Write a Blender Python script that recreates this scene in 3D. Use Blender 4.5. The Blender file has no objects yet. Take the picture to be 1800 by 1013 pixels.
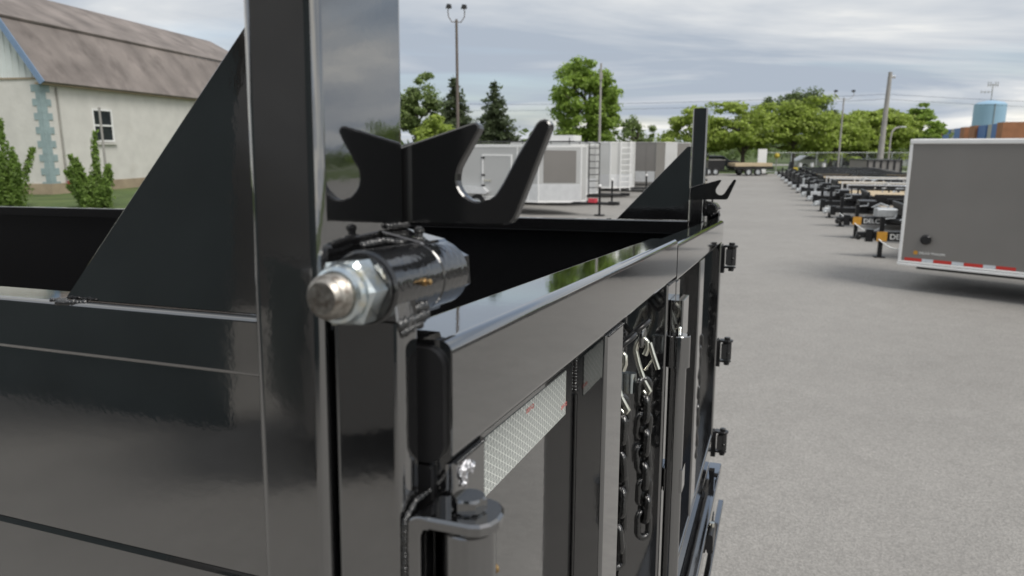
import bpy, bmesh, math, random
import numpy as np
from mathutils import Vector, Matrix, Euler
R = math.radians
random.seed(7)
sc = bpy.context.scene

# ------------------------------------------------------------------ camera
cd = bpy.data.cameras.new('camera'); cam = bpy.data.objects.new('camera', cd)
sc.collection.objects.link(cam); sc.camera = cam
cam.location = (0, 0, 2.5); cam.rotation_euler = (math.pi/2 - 0.19812, 0, 0)
cd.sensor_width = 36; cd.lens = 24.956; cd.clip_start = 0.02; cd.clip_end = 3000
cd.dof.use_dof = True; cd.dof.focus_distance = 0.95; cd.dof.aperture_fstop = 8.5

# ------------------------------------------------------------------ light
SUN_EL, SUN_AZ = R(52), R(140)          # azimuth clockwise from +Y: behind the camera, to the right
world = bpy.data.worlds.new('World'); sc.world = world; world.use_nodes = True
nt = world.node_tree; nt.nodes.clear()
def N(t, **k):
    n = nt.nodes.new(t)
    for a, b in k.items(): setattr(n, a, b)
    return n
def L(a, b): nt.links.new(a, b)
wo = N('ShaderNodeOutputWorld'); bgn = N('ShaderNodeBackground'); bgn.inputs[1].default_value = 0.1
sky = N('ShaderNodeTexSky', sky_type='NISHITA', sun_disc=False)
sky.sun_elevation = SUN_EL; sky.sun_rotation = SUN_AZ; sky.air_density = 1.0; sky.dust_density = 2.0
tc = N('ShaderNodeTexCoord'); sep = N('ShaderNodeSeparateXYZ'); L(tc.outputs['Generated'], sep.inputs[0])
zc = N('ShaderNodeMath', operation='MAXIMUM'); L(sep.outputs[2], zc.inputs[0]); zc.inputs[1].default_value = 0.0
za = N('ShaderNodeMath', operation='ADD'); L(zc.outputs[0], za.inputs[0]); za.inputs[1].default_value = 0.11
dx = N('ShaderNodeMath', operation='DIVIDE'); L(sep.outputs[0], dx.inputs[0]); L(za.outputs[0], dx.inputs[1])
dy = N('ShaderNodeMath', operation='DIVIDE'); L(sep.outputs[1], dy.inputs[0]); L(za.outputs[0], dy.inputs[1])
cx = N('ShaderNodeCombineXYZ'); L(dx.outputs[0], cx.inputs[0]); L(dy.outputs[0], cx.inputs[1])
mp = N('ShaderNodeMapping'); L(cx.outputs[0], mp.inputs[0])
mp.inputs['Rotation'].default_value = (0, 0, R(12)); mp.inputs['Scale'].default_value = (0.38, 1.0, 1)
mp.inputs['Location'].default_value = (3.1, 1.7, 0)
n1 = N('ShaderNodeTexNoise'); n1.inputs['Scale'].default_value = 0.9; n1.inputs['Detail'].default_value = 7; n1.inputs['Roughness'].default_value = 0.5
n1.inputs['Distortion'].default_value = 0.4
L(mp.outputs[0], n1.inputs['Vector'])
n2 = N('ShaderNodeTexNoise'); n2.inputs['Scale'].default_value = 0.62; n2.inputs['Detail'].default_value = 6; n2.inputs['Roughness'].default_value = 0.55; n2.inputs['Distortion'].default_value = 0.6
mp2 = N('ShaderNodeMapping'); L(cx.outputs[0], mp2.inputs[0]); mp2.inputs['Location'].default_value = (7.3, -2.2, 0.6); mp2.inputs['Scale'].default_value = (0.5, 0.9, 1)
L(mp2.outputs[0], n2.inputs['Vector'])
cover = N('ShaderNodeMapRange'); L(n1.outputs[0], cover.inputs[0])
cover.inputs[1].default_value = 0.28; cover.inputs[2].default_value = 0.50; cover.inputs[3].default_value = 0.4; cover.inputs[4].default_value = 1.0
tone = N('ShaderNodeValToRGB'); L(n2.outputs[0], tone.inputs[0])
tone.color_ramp.elements[0].position = 0.36; tone.color_ramp.elements[0].color = (2.6, 2.95, 3.45, 1)
tone.color_ramp.elements[1].position = 0.62; tone.color_ramp.elements[1].color = (7.0, 6.8, 6.3, 1)
e = tone.color_ramp.elements.new(0.5); e.color = (4.3, 4.45, 4.6, 1)
mixw = N('ShaderNodeMix', data_type='RGBA'); L(cover.outputs[0], mixw.inputs[0]); L(sky.outputs[0], mixw.inputs[6]); L(tone.outputs[0], mixw.inputs[7])
L(mixw.outputs[2], bgn.inputs[0]); L(bgn.outputs[0], wo.inputs[0])

sl = bpy.data.lights.new('sun', 'SUN'); sl.energy = 1.5; sl.angle = R(28); sl.color = (1, 0.96, 0.9)
sun = bpy.data.objects.new('sun', sl); sc.collection.objects.link(sun)
sd = Vector((math.sin(SUN_AZ)*math.cos(SUN_EL), math.cos(SUN_AZ)*math.cos(SUN_EL), math.sin(SUN_EL)))
sun.rotation_euler = sd.to_track_quat('Z', 'Y').to_euler(); sun.location = sd*50
vs = sc.view_settings; vs.view_transform = 'Standard'; vs.look = 'None'; vs.exposure = 0.75; vs.gamma = 1; vs.use_curve_mapping = False
sc.render.film_transparent = False
sc.cycles.use_denoising = True; sc.cycles.max_bounces = 6; sc.cycles.glossy_bounces = 4

# ------------------------------------------------------------------ materials
MATS = {}
def mat(name, col, rough=0.5, metal=0.0, ior=1.5, noise=None, bump=None, coat=0.0, cols=None, coord='Object', trans=0.0, spec=None, stretch=None):
    """noise=(scale, amount) varies the colour; cols=(colA,colB,scale,lo,hi) mixes two real colours; bump=(scale,strength,distance)"""
    if name in MATS: return MATS[name]
    m = bpy.data.materials.new(name); m.use_nodes = True; MATS[name] = m
    t = m.node_tree; b = t.nodes['Principled BSDF']
    b.inputs['Base Color'].default_value = (*col, 1); b.inputs['Roughness'].default_value = rough
    b.inputs['Metallic'].default_value = metal; b.inputs['IOR'].default_value = ior
    if coat: b.inputs['Coat Weight'].default_value = coat; b.inputs['Coat Roughness'].default_value = 0.04
    if trans: b.inputs['Transmission Weight'].default_value = trans
    if spec is not None: b.inputs['Specular IOR Level'].default_value = spec
    tcn = t.nodes.new('ShaderNodeTexCoord'); vec = tcn.outputs[coord]
    if stretch:
        ms = t.nodes.new('ShaderNodeMapping'); ms.inputs['Scale'].default_value = stretch
        t.links.new(vec, ms.inputs[0]); vec = ms.outputs[0]
    if noise:
        n = t.nodes.new('ShaderNodeTexNoise'); n.inputs['Scale'].default_value = noise[0]; n.inputs['Detail'].default_value = 6
        t.links.new(vec, n.inputs['Vector'])
        r = t.nodes.new('ShaderNodeMapRange'); r.inputs[1].default_value = 0.3; r.inputs[2].default_value = 0.7
        r.inputs[3].default_value = 1 - noise[1]; r.inputs[4].default_value = 1 + noise[1]
        t.links.new(n.outputs[0], r.inputs[0])
        mx = t.nodes.new('ShaderNodeVectorMath'); mx.operation = 'SCALE'; mx.inputs[0].default_value = col
        t.links.new(r.outputs[0], mx.inputs['Scale'])
        last = mx.outputs[0]
        if cols:
            last = two(t, vec, cols, last)
        t.links.new(last, b.inputs['Base Color'])
    elif cols:
        t.links.new(two(t, vec, cols, None, col), b.inputs['Base Color'])
    if bump:
        n = t.nodes.new('ShaderNodeTexNoise'); n.inputs['Scale'].default_value = bump[0]; n.inputs['Detail'].default_value = 3
        t.links.new(vec, n.inputs['Vector'])
        bp = t.nodes.new('ShaderNodeBump'); bp.inputs['Strength'].default_value = bump[1]; bp.inputs['Distance'].default_value = bump[2]
        t.links.new(n.outputs[0], bp.inputs['Height']); t.links.new(bp.outputs[0], b.inputs['Normal'])
        if coat: t.links.new(bp.outputs[0], b.inputs['Coat Normal'])
    return m
def two(t, vec, cols, last, base=None):
    n = t.nodes.new('ShaderNodeTexNoise'); n.inputs['Scale'].default_value = cols[1]; n.inputs['Detail'].default_value = 8; n.inputs['Roughness'].default_value = 0.6
    t.links.new(vec, n.inputs['Vector'])
    r = t.nodes.new('ShaderNodeMapRange'); r.inputs[1].default_value = cols[2]; r.inputs[2].default_value = cols[3]
    t.links.new(n.outputs[0], r.inputs[0])
    mx = t.nodes.new('ShaderNodeMix'); mx.data_type = 'RGBA'
    t.links.new(r.outputs[0], mx.inputs[0])
    if last is not None: t.links.new(last, mx.inputs[6])
    else: mx.inputs[6].default_value = (*base, 1)
    mx.inputs[7].default_value = (*cols[0], 1)
    return mx.outputs[2]

BLACK = mat('black_gloss_paint', (0.007, 0.007, 0.0075), 0.045, ior=2.85, bump=(105, 0.06, 0.0006), coat=0.8)
def dusty(m, lo, hi, scale):          # uneven gloss: dust film and handling marks change the roughness
    t = m.node_tree; b = t.nodes['Principled BSDF']; tcn = t.nodes.new('ShaderNodeTexCoord')
    n = t.nodes.new('ShaderNodeTexNoise'); n.inputs['Scale'].default_value = scale; n.inputs['Detail'].default_value = 9; n.inputs['Roughness'].default_value = 0.7
    t.links.new(tcn.outputs['Object'], n.inputs['Vector'])
    r = t.nodes.new('ShaderNodeMapRange'); r.inputs[1].default_value = 0.42; r.inputs[2].default_value = 0.72; r.inputs[3].default_value = lo; r.inputs[4].default_value = hi
    t.links.new(n.outputs[0], r.inputs[0]); t.links.new(r.outputs[0], b.inputs['Roughness'])
    v = t.nodes.new('ShaderNodeTexVoronoi'); v.inputs['Scale'].default_value = scale*34; t.links.new(tcn.outputs['Object'], v.inputs['Vector'])
    g = t.nodes.new('ShaderNodeMapRange'); g.inputs[1].default_value = 0.10; g.inputs[2].default_value = 0.05; g.inputs[3].default_value = 0.0; g.inputs[4].default_value = 0.16
    t.links.new(v.outputs['Distance'], g.inputs[0])
    s_ = t.nodes.new('ShaderNodeSeparateColor'); t.links.new(v.outputs['Color'], s_.inputs[0])
    k = t.nodes.new('ShaderNodeMath'); k.operation = 'GREATER_THAN'; k.inputs[1].default_value = 0.93; t.links.new(s_.outputs[0], k.inputs[0])
    q = t.nodes.new('ShaderNodeMath'); q.operation = 'MULTIPLY'; t.links.new(k.outputs[0], q.inputs[0]); t.links.new(g.outputs[0], q.inputs[1])
    mx = t.nodes.new('ShaderNodeMix'); mx.data_type = 'RGBA'; t.links.new(q.outputs[0], mx.inputs[0])
    mx.inputs[6].default_value = b.inputs['Base Color'].default_value; mx.inputs[7].default_value = (0.30, 0.28, 0.25, 1)
    t.links.new(mx.outputs[2], b.inputs['Base Color'])
dusty(BLACK, 0.03, 0.11, 7)
BLACKB = mat('black_brushed_paint', (0.007, 0.007, 0.0075), 0.08, ior=1.75, bump=(230, 0.30, 0.0012), coat=0.5)
BLACKM = mat('black_plate_paint', (0.007, 0.007, 0.0075), 0.14, ior=1.8, bump=(150, 0.06, 0.0006))
BLACKR = mat('black_weld_paint', (0.009, 0.009, 0.009), 0.16, ior=1.8, bump=(900, 0.5, 0.001))
BLACKS = mat('black_satin_paint', (0.012, 0.012, 0.013), 0.32, bump=(500, 0.2, 0.0005))
SLEEVE = mat('black_plastic_sleeve', (0.006, 0.006, 0.006), 0.14, ior=1.8, bump=(300, 0.5, 0.002))
RUBBER = mat('black_rubber', (0.012, 0.012, 0.012), 0.6, noise=(40, 0.3))
ZINC = mat('zinc_plate', (0.62, 0.68, 0.70), 0.24, metal=1.0, noise=(160, 0.12), cols=((0.70, 0.66, 0.52), 90, 0.5, 0.7), bump=(700, 0.15, 0.0004))
STEEL = mat('bare_steel', (0.34, 0.32, 0.29), 0.42, metal=1.0, noise=(300, 0.3), cols=((0.10, 0.07, 0.05), 160, 0.48, 0.72), bump=(900, 0.3, 0.0004))
CHROME = mat('bright_zinc_wire', (0.75, 0.74, 0.66), 0.2, metal=1.0, noise=(200, 0.1))
BRASS = mat('brass', (0.42, 0.28, 0.13), 0.35, metal=1.0, noise=(300, 0.2))
BARE = mat('bare_silver_weld', (0.75, 0.75, 0.78), 0.25, metal=1.0, bump=(500, 0.8, 0.002))
GALV = mat('galvanised_steel', (0.55, 0.57, 0.58), 0.45, metal=0.7, noise=(6, 0.15))
ALU = mat('aluminium', (0.72, 0.73, 0.74), 0.4, metal=0.5, noise=(5, 0.06))
WHITEP = mat('white_trailer_skin', (0.52, 0.525, 0.515), 0.4, noise=(0.8, 0.05))
SILVERP = mat('silver_trailer_skin', (0.45, 0.455, 0.45), 0.4, noise=(0.8, 0.05))
GREYP = mat('charcoal_trailer_skin', (0.205, 0.195, 0.183), 0.42, noise=(0.9, 0.06))
TRIM = mat('white_trim', (0.80, 0.80, 0.79), 0.3, noise=(3, 0.05))
REDT = mat('red_tape', (0.55, 0.04, 0.03), 0.4, noise=(8, 0.1))
WHT = mat('white_tape', (0.62, 0.66, 0.70), 0.4, noise=(8, 0.06))
ORANGE = mat('orange_badge', (0.58, 0.29, 0.04), 0.45, noise=(8, 0.08))
LETTER = mat('white_letter', (0.8, 0.8, 0.78), 0.5, noise=(8, 0.04))
REDTXT = mat('red_print', (0.62, 0.16, 0.14), 0.5, noise=(300, 0.3))
WOODM = mat('new_deck_board', (0.50, 0.40, 0.26), 0.7, noise=(3, 0.18), stretch=(0.5, 8, 8))
WOOD2 = mat('weathered_board', (0.36, 0.31, 0.25), 0.75, noise=(3, 0.2), stretch=(0.5, 8, 8))
GLASS = mat('dark_glass', (0.03, 0.035, 0.04), 0.06, noise=(2, 0.3))
TYRE = mat('tyre', (0.016, 0.016, 0.016), 0.75, noise=(12, 0.25))
CONCRETE = mat('concrete', (0.42, 0.40, 0.36), 0.85, noise=(2.5, 0.15))
POLEM = mat('pole_brown', (0.12, 0.10, 0.085), 0.7, noise=(2, 0.2))
POLEG = mat('pole_grey', (0.30, 0.29, 0.27), 0.7, noise=(1.5, 0.15))
REDJ = mat('red_cover', (0.55, 0.05, 0.07), 0.4, noise=(9, 0.1))
YELLOW = mat('yellow_steel', (0.55, 0.42, 0.04), 0.5, noise=(5, 0.15))

# reflective tape: honeycomb of thin pale lines over a grey film, a real printed pattern
def tape_mat():
    m = bpy.data.materials.new('reflective_tape'); m.use_nodes = True; t = m.node_tree; b = t.nodes['Principled BSDF']
    tcn = t.nodes.new('ShaderNodeTexCoord'); s = t.nodes.new('ShaderNodeSeparateXYZ'); t.links.new(tcn.outputs['Object'], s.inputs[0])
    outs = []
    for ang, per, wid in ((0, .0068, .17), (60, .0068, .11), (-60, .0068, .11)):
        a = t.nodes.new('ShaderNodeMath'); a.operation = 'MULTIPLY'; a.inputs[1].default_value = math.cos(R(ang))/per; t.links.new(s.outputs[1], a.inputs[0])
        c = t.nodes.new('ShaderNodeMath'); c.operation = 'MULTIPLY_ADD'; c.inputs[1].default_value = math.sin(R(ang))/per
        t.links.new(s.outputs[2], c.inputs[0]); t.links.new(a.outputs[0], c.inputs[2])
        fr = t.nodes.new('ShaderNodeMath'); fr.operation = 'FRACT'; t.links.new(c.outputs[0], fr.inputs[0])
        lt = t.nodes.new('ShaderNodeMath'); lt.operation = 'LESS_THAN'; lt.inputs[1].default_value = wid; t.links.new(fr.outputs[0], lt.inputs[0])
        outs.append(lt.outputs[0])
    mx = t.nodes.new('ShaderNodeMath'); mx.operation = 'MAXIMUM'; t.links.new(outs[0], mx.inputs[0]); t.links.new(outs[1], mx.inputs[1])
    m2 = t.nodes.new('ShaderNodeMath'); m2.operation = 'MAXIMUM'; t.links.new(mx.outputs[0], m2.inputs[0]); t.links.new(outs[2], m2.inputs[1])
    c = t.nodes.new('ShaderNodeMix'); c.data_type = 'RGBA'; t.links.new(m2.outputs[0], c.inputs[0])
    c.inputs[6].default_value = (0.30, 0.32, 0.31, 1); c.inputs[7].default_value = (0.72, 0.74, 0.70, 1)
    t.links.new(c.outputs[2], b.inputs['Base Color']); b.inputs['Roughness'].default_value = 0.3
    return m
TAPE = tape_mat()

def asphalt_mat():
    m = bpy.data.materials.new('asphalt'); m.use_nodes = True; t = m.node_tree; b = t.nodes['Principled BSDF']
    tcn = t.nodes.new('ShaderNodeTexCoord'); vec = tcn.outputs['Object']
    def nz(scale, det, rough=0.6):
        n = t.nodes.new('ShaderNodeTexNoise'); n.inputs['Scale'].default_value = scale; n.inputs['Detail'].default_value = det; n.inputs['Roughness'].default_value = rough
        t.links.new(vec, n.inputs['Vector']); return n.outputs[0]
    def rng(o, a, b_, c, d):
        r = t.nodes.new('ShaderNodeMapRange'); r.inputs[1].default_value = a; r.inputs[2].default_value = b_; r.inputs[3].default_value = c; r.inputs[4].default_value = d
        t.links.new(o, r.inputs[0]); return r.outputs[0]
    def mul(a, c):
        x = t.nodes.new('ShaderNodeMath'); x.operation = 'MULTIPLY'; t.links.new(a, x.inputs[0]); t.links.new(c, x.inputs[1]); return x.outputs[0]
    v = t.nodes.new('ShaderNodeTexVoronoi'); v.inputs['Scale'].default_value = 95; t.links.new(vec, v.inputs['Vector'])
    sv = t.nodes.new('ShaderNodeSeparateColor'); t.links.new(v.outputs['Color'], sv.inputs[0])
    stones = rng(sv.outputs[0], 0, 1, 0.82, 1.18)
    f = mul(mul(stones, rng(nz(0.22, 8, 0.7), 0.3, 0.7, 0.86, 1.08)), rng(nz(28, 6, 0.8), 0.3, 0.7, 0.87, 1.13))
    f = mul(f, rng(nz(3.0, 5), 0.3, 0.7, 0.95, 1.05)); f = mul(f, rng(nz(0.9, 7, 0.75), 0.60, 0.74, 1.0, 0.84))
    sc_ = t.nodes.new('ShaderNodeVectorMath'); sc_.operation = 'SCALE'; sc_.inputs[0].default_value = (0.275, 0.264, 0.248)
    t.links.new(f, sc_.inputs['Scale']); t.links.new(sc_.outputs[0], b.inputs['Base Color'])
    b.inputs['Roughness'].default_value = 0.82
    bp = t.nodes.new('ShaderNodeBump'); bp.inputs['Strength'].default_value = 0.5; bp.inputs['Distance'].default_value = 0.006
    t.links.new(v.outputs['Distance'], bp.inputs['Height']); t.links.new(bp.outputs[0], b.inputs['Normal'])
    return m
ASPHALT = asphalt_mat()
GRASS = mat('grass', (0.075, 0.115, 0.028), 0.9, noise=(0.6, 0.3), cols=((0.14, 0.15, 0.05), 0.15, 0.5, 0.75), bump=(30, 0.8, 0.05))

def leaf_mat(name, col, var=0.4):
    m = bpy.data.materials.new(name); m.use_nodes = True; t = m.node_tree; b = t.nodes['Principled BSDF']
    at = t.nodes.new('ShaderNodeAttribute'); at.attribute_name = 'tint'
    hs = t.nodes.new('ShaderNodeMapRange'); hs.inputs[3].default_value = 1-var; hs.inputs[4].default_value = 1+var
    t.links.new(at.outputs['Fac'], hs.inputs[0])
    s = t.nodes.new('ShaderNodeVectorMath'); s.operation = 'SCALE'; s.inputs[0].default_value = col; t.links.new(hs.outputs[0], s.inputs['Scale'])
    t.links.new(s.outputs[0], b.inputs['Base Color']); b.inputs['Roughness'].default_value = 0.6
    tr = t.nodes.new('ShaderNodeBsdfTranslucent'); t.links.new(s.outputs[0], tr.inputs['Color'])
    mx = t.nodes.new('ShaderNodeMixShader'); mx.inputs[0].default_value = 0.5
    t.links.new(b.outputs[0], mx.inputs[1]); t.links.new(tr.outputs[0], mx.inputs[2])
    t.links.new(mx.outputs[0], t.nodes['Material Output'].inputs['Surface'])
    return m
LEAF_LIGHT = leaf_mat('leaf_light', (0.34, 0.43, 0.085))
LEAF_MID = leaf_mat('leaf_mid', (0.27, 0.385, 0.07))
LEAF_DARK = leaf_mat('leaf_dark', (0.14, 0.19, 0.07))
LEAF_PALE = leaf_mat('leaf_pale', (0.22, 0.29, 0.10))
LEAF_SPRUCE = leaf_mat('needle', (0.12, 0.155, 0.08))
LEAF_JUN = leaf_mat('juniper', (0.19, 0.29, 0.06))
BARK = mat('bark', (0.085, 0.07, 0.055), 0.9, noise=(5, 0.3), bump=(14, 0.8, 0.03))

# ------------------------------------------------------------------ mesh helpers
COL = sc.collection
class MB:
    """collects faces with explicit normals (every primitive brings its own verts)"""
    def __init__(s): s.v = []; s.n = []; s.f = []; s.mi = []
    def _add(s, vs, ns, fs, mi=0):
        o = len(s.v); s.v += [tuple(x) for x in vs]; s.n += [tuple(x) for x in ns]
        for f in fs: s.f.append(tuple(o+i for i in f)); s.mi.append(mi)
    def face(s, vs, mi=0):
        vs = [Vector(x) for x in vs]; n = Vector((0, 0, 0))
        for i in range(len(vs)):
            a, b = vs[i], vs[(i+1) % len(vs)]; n += Vector(((a.y-b.y)*(a.z+b.z), (a.z-b.z)*(a.x+b.x), (a.x-b.x)*(a.y+b.y)))
        n = n.normalized() if n.length else Vector((0, 0, 1))
        s._add(vs, [n]*len(vs), [tuple(range(len(vs)))], mi); return s
    def box(s, lo, hi, mi=0):
        (a, b, c), (d, e, f) = lo, hi
        P = [(a,b,c),(d,b,c),(d,e,c),(a,e,c),(a,b,f),(d,b,f),(d,e,f),(a,e,f)]
        for q in ((0,3,2,1),(4,5,6,7),(0,1,5,4),(1,2,6,5),(2,3,7,6),(3,0,4,7)): s.face([P[i] for i in q], mi)
        return s
    def hexa(s, P, mi=0):
        for q in ((0,3,2,1),(4,5,6,7),(0,1,5,4),(1,2,6,5),(2,3,7,6),(3,0,4,7)): s.face([P[i] for i in q], mi)
        return s
    def prism(s, poly, a, b, axis=1, mi=0, smooth=False, bev=0.0):
        """poly: 2D ccw or cw list, extruded along axis from a to b"""
        def P(p, t):
            if axis == 1: return (p[0], t, p[1])
            if axis == 0: return (t, p[0], p[1])
            return (p[0], p[1], t)
        if bev:
            n = len(poly); cxy = []
            ar = sum(poly[i][0]*poly[(i+1) % n][1]-poly[(i+1) % n][0]*poly[i][1] for i in range(n)); sg = 1 if ar > 0 else -1
            for i in range(n):
                p0, p1, p2 = Vector(poly[i-1]), Vector(poly[i]), Vector(poly[(i+1) % n])
                d1 = (p1-p0).normalized(); d2 = (p2-p1).normalized()
                n1 = Vector((-d1.y, d1.x))*sg; n2 = Vector((-d2.y, d2.x))*sg
                m = (n1+n2); m = m/max(m.length_squared*0.5, 0.3)
                cxy.append(tuple(p1+m*bev))
            lo, hi = min(a, b), max(a, b)
            s.face([P(p, lo) for p in cxy], mi); s.face([P(p, hi) for p in reversed(cxy)], mi)
            for i in range(n):
                j = (i+1) % n
                s.face([P(poly[i], lo+bev), P(poly[j], lo+bev), P(poly[j], hi-bev), P(poly[i], hi-bev)], mi)
                s.face([P(cxy[i], lo), P(cxy[j], lo), P(poly[j], lo+bev), P(poly[i], lo+bev)], mi)
                s.face([P(poly[i], hi-bev), P(poly[j], hi-bev), P(cxy[j], hi), P(cxy[i], hi)], mi)
            return s
        s.face([P(p, a) for p in poly], mi); s.face([P(p, b) for p in reversed(poly)], mi)
        for i in range(len(poly)):
            p, q = poly[i], poly[(i+1) % len(poly)]
            s.face([P(p, a), P(p, b), P(q, b), P(q, a)], mi)
        return s
    def rtube(s, lo, hi, axis, r=0.006, seg=5, caps=True, mi=0):
        """rounded rectangular bar lo..hi along axis with exact normals"""
        ax = [0, 1, 2]; ax.remove(axis); p, q = ax
        r = min(r, (hi[p]-lo[p])*.49, (hi[q]-lo[q])*.49)
        prof = []
        for cxp, cyp, a0 in ((hi[p]-r, hi[q]-r, 0), (lo[p]+r, hi[q]-r, 90), (lo[p]+r, lo[q]+r, 180), (hi[p]-r, lo[q]+r, 270)):
            for k in range(seg+1):
                an = R(a0+90*k/seg); prof.append((cxp+r*math.cos(an), cyp+r*math.sin(an), math.cos(an), math.sin(an)))
        n = len(prof)
        def V(pt, t):
            x = [0, 0, 0]; x[p], x[q], x[axis] = pt[0], pt[1], t; return tuple(x)
        def Nn(pt):
            x = [0, 0, 0]; x[p], x[q] = pt[2], pt[3]; return tuple(x)
        vs = [V(a, lo[axis]) for a in prof]+[V(a, hi[axis]) for a in prof]; ns = [Nn(a) for a in prof]*2
        fl = [(i, (i+1) % n, n+(i+1) % n, n+i) for i in range(n)]
        if axis == 1: fl = [f[::-1] for f in fl]
        s._add(vs, ns, fl, mi)
        if caps:
            s.face([V(a, lo[axis]) for a in prof], mi); s.face([V(a, hi[axis]) for a in reversed(prof)], mi)
        return s
    def cyl(s, a, b, r, r2=None, seg=24, caps=True, mi=0):
        a, b = Vector(a), Vector(b); r2 = r if r2 is None else r2
        d = (b-a).normalized(); u = d.orthogonal().normalized(); w = d.cross(u)
        vs = []; ns = []
        for c, rr in ((a, r), (b, r2)):
            for k in range(seg):
                t = 2*math.pi*k/seg; o = u*math.cos(t)+w*math.sin(t); vs.append(c+o*rr); ns.append(o)
        s._add(vs, ns, [(i, (i+1) % seg, seg+(i+1) % seg, seg+i) for i in range(seg)], mi)
        if caps:
            s.face(list(reversed(vs[:seg])), mi); s.face(vs[seg:], mi)
        return s
    def lathe(s, o, d, prof, seg=28, mi=0):
        """prof: (dist along d, radius) list; flat-cornered between entries"""
        for (t0, r0), (t1, r1) in zip(prof, prof[1:]):
            o_, d_ = Vector(o), Vector(d).normalized()
            u = d_.orthogonal().normalized(); w = d_.cross(u); vs = []; ns = []
            sl_ = Vector((-(r1-r0), (t1-t0)))
            if sl_.length == 0: continue
            sl_.normalize()
            for tt, rr in ((t0, r0), (t1, r1)):
                for k in range(seg):
                    an = 2*math.pi*k/seg; q = u*math.cos(an)+w*math.sin(an)
                    vs.append(o_+d_*tt+q*rr); ns.append(d_*sl_.x+q*sl_.y)
            s._add(vs, ns, [(i, (i+1) % seg, seg+(i+1) % seg, seg+i) for i in range(seg)], mi)
        return s
    def tube(s, pts, r, seg=8, mi=0, close=False, radii=None, caps=True):
        pts = [Vector(p) for p in pts]; n = len(pts); vs = []; ns = []; up = None
        for i, p in enumerate(pts):
            a = pts[i-1] if (i or close) else p; b = pts[(i+1) % n] if (i < n-1 or close) else p
            d = (b-a).normalized()
            if up is None: up = d.orthogonal().normalized()
            up = (up-d*up.dot(d)); up = up.normalized() if up.length > 1e-6 else d.orthogonal().normalized()
            w = d.cross(up); rr = radii[i] if radii else r
            for k in range(seg):
                t = 2*math.pi*k/seg; o = up*math.cos(t)+w*math.sin(t); vs.append(p+o*rr); ns.append(o)
        fs = []
        for i in range(n if close else n-1):
            j = (i+1) % n
            for k in range(seg): fs.append((i*seg+k, i*seg+(k+1) % seg, j*seg+(k+1) % seg, j*seg+k))
        s._add(vs, ns, fs, mi)
        if caps and not close:
            s.face(list(reversed(vs[:seg])), mi); s.face(vs[-seg:], mi)
        return s
    def blob(s, c, r, seed=0, amp=0.25, sub=2, mi=0, scl=(1, 1, 1)):
        bm = bmesh.new(); bmesh.ops.create_icosphere(bm, subdivisions=sub, radius=1)
        rnd = random.Random(seed); ph = [rnd.uniform(0, 6) for _ in range(6)]
        for v in bm.verts:
            k = 1+amp*(math.sin(v.co.x*4+ph[0])*math.sin(v.co.y*5+ph[1])+.6*math.sin(v.co.z*6+ph[2]+v.co.x*3)+.4*rnd.uniform(-1, 1))
            v.co *= k
        bm.normal_update()
        vs = [Vector((v.co.x*scl[0], v.co.y*scl[1], v.co.z*scl[2]))*r+Vector(c) for v in bm.verts]; ns = [v.normal.copy() for v in bm.verts]
        s._add(vs, ns, [tuple(v.index for v in f.verts) for f in bm.faces], mi); bm.free(); return s
    def hexnut(s, o, d, af, h, cham=0.12, mi=0, rot=0.0):
        o, d = Vector(o), Vector(d).normalized(); u = d.orthogonal().normalized(); w = d.cross(u)
        rc = af/2/math.cos(R(30)); rin = af/2*0.97
        def ring(t, r, rr=None):
            out = []
            for k in range(36):
                an = 2*math.pi*k/36+rot; m = (an-rot) % R(60)-R(30)
                hexr = af/2/math.cos(m); q = min(hexr, r)
                out.append(o+d*t+(u*math.cos(an)+w*math.sin(an))*q)
            return out
        hc = h*cham
        rings = [ring(0, rin), ring(hc, rc*2), ring(h-hc, rc*2), ring(h, rin)]
        for a, b in zip(rings, rings[1:]):
            for k in range(36):
                j = (k+1) % 36; s.face([a[k], a[j], b[j], b[k]], mi)
        s.face(list(reversed(rings[0])), mi); s.face(rings[-1], mi); return s
    def build(s, name, material, parent=None, loc=None):
        me = bpy.data.meshes.new(name); me.from_pydata(s.v, [], s.f)
        ms = material if isinstance(material, (list, tuple)) else [material]
        for m in ms: me.materials.append(m)
        if len(ms) > 1: me.polygons.foreach_set('material_index', s.mi)
        me.polygons.foreach_set('use_smooth', [True]*len(me.polygons))
        me.normals_split_custom_set_from_vertices(s.n)
        me.update()
        return link(name, me, parent, loc)
def link(name, data, parent=None, loc=None):
    o = bpy.data.objects.new(name, data); COL.objects.link(o)
    if parent: o.parent = parent
    if loc: o.location = loc
    return o
def tag(o, label=None, cat=None, group=None, kind=None):
    if label: o['label'] = label
    if cat: o['category'] = cat
    if group: o['group'] = group
    if kind: o['kind'] = kind
    return o
def empty(name, loc=(0, 0, 0), rz=0.0, parent=None):
    o = link(name, None, parent, loc); o.rotation_euler = (0, 0, rz); o.empty_display_size = .1; return o
def text(name, body, size, material, parent, loc, rot, extrude=0.0006):
    c = bpy.data.curves.new(name, 'FONT'); c.body = body; c.size = size; c.extrude = extrude; c.align_x = 'LEFT'; c.align_y = 'CENTER'
    c.offset = size*0.012
    tmp = link(name+'_curve', c); bpy.context.view_layer.update()
    me = bpy.data.meshes.new_from_object(tmp.evaluated_get(bpy.context.evaluated_depsgraph_get())); me.name = name
    bpy.data.objects.remove(tmp); me.materials.clear(); me.materials.append(material)
    o = link(name, me, parent, loc); o.rotation_euler = rot; return o
def copy_tree(o, parent=None):
    c = o.copy(); COL.objects.link(c); c.parent = parent
    for ch in list(o.children): copy_tree(ch, c)
    return c

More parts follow.
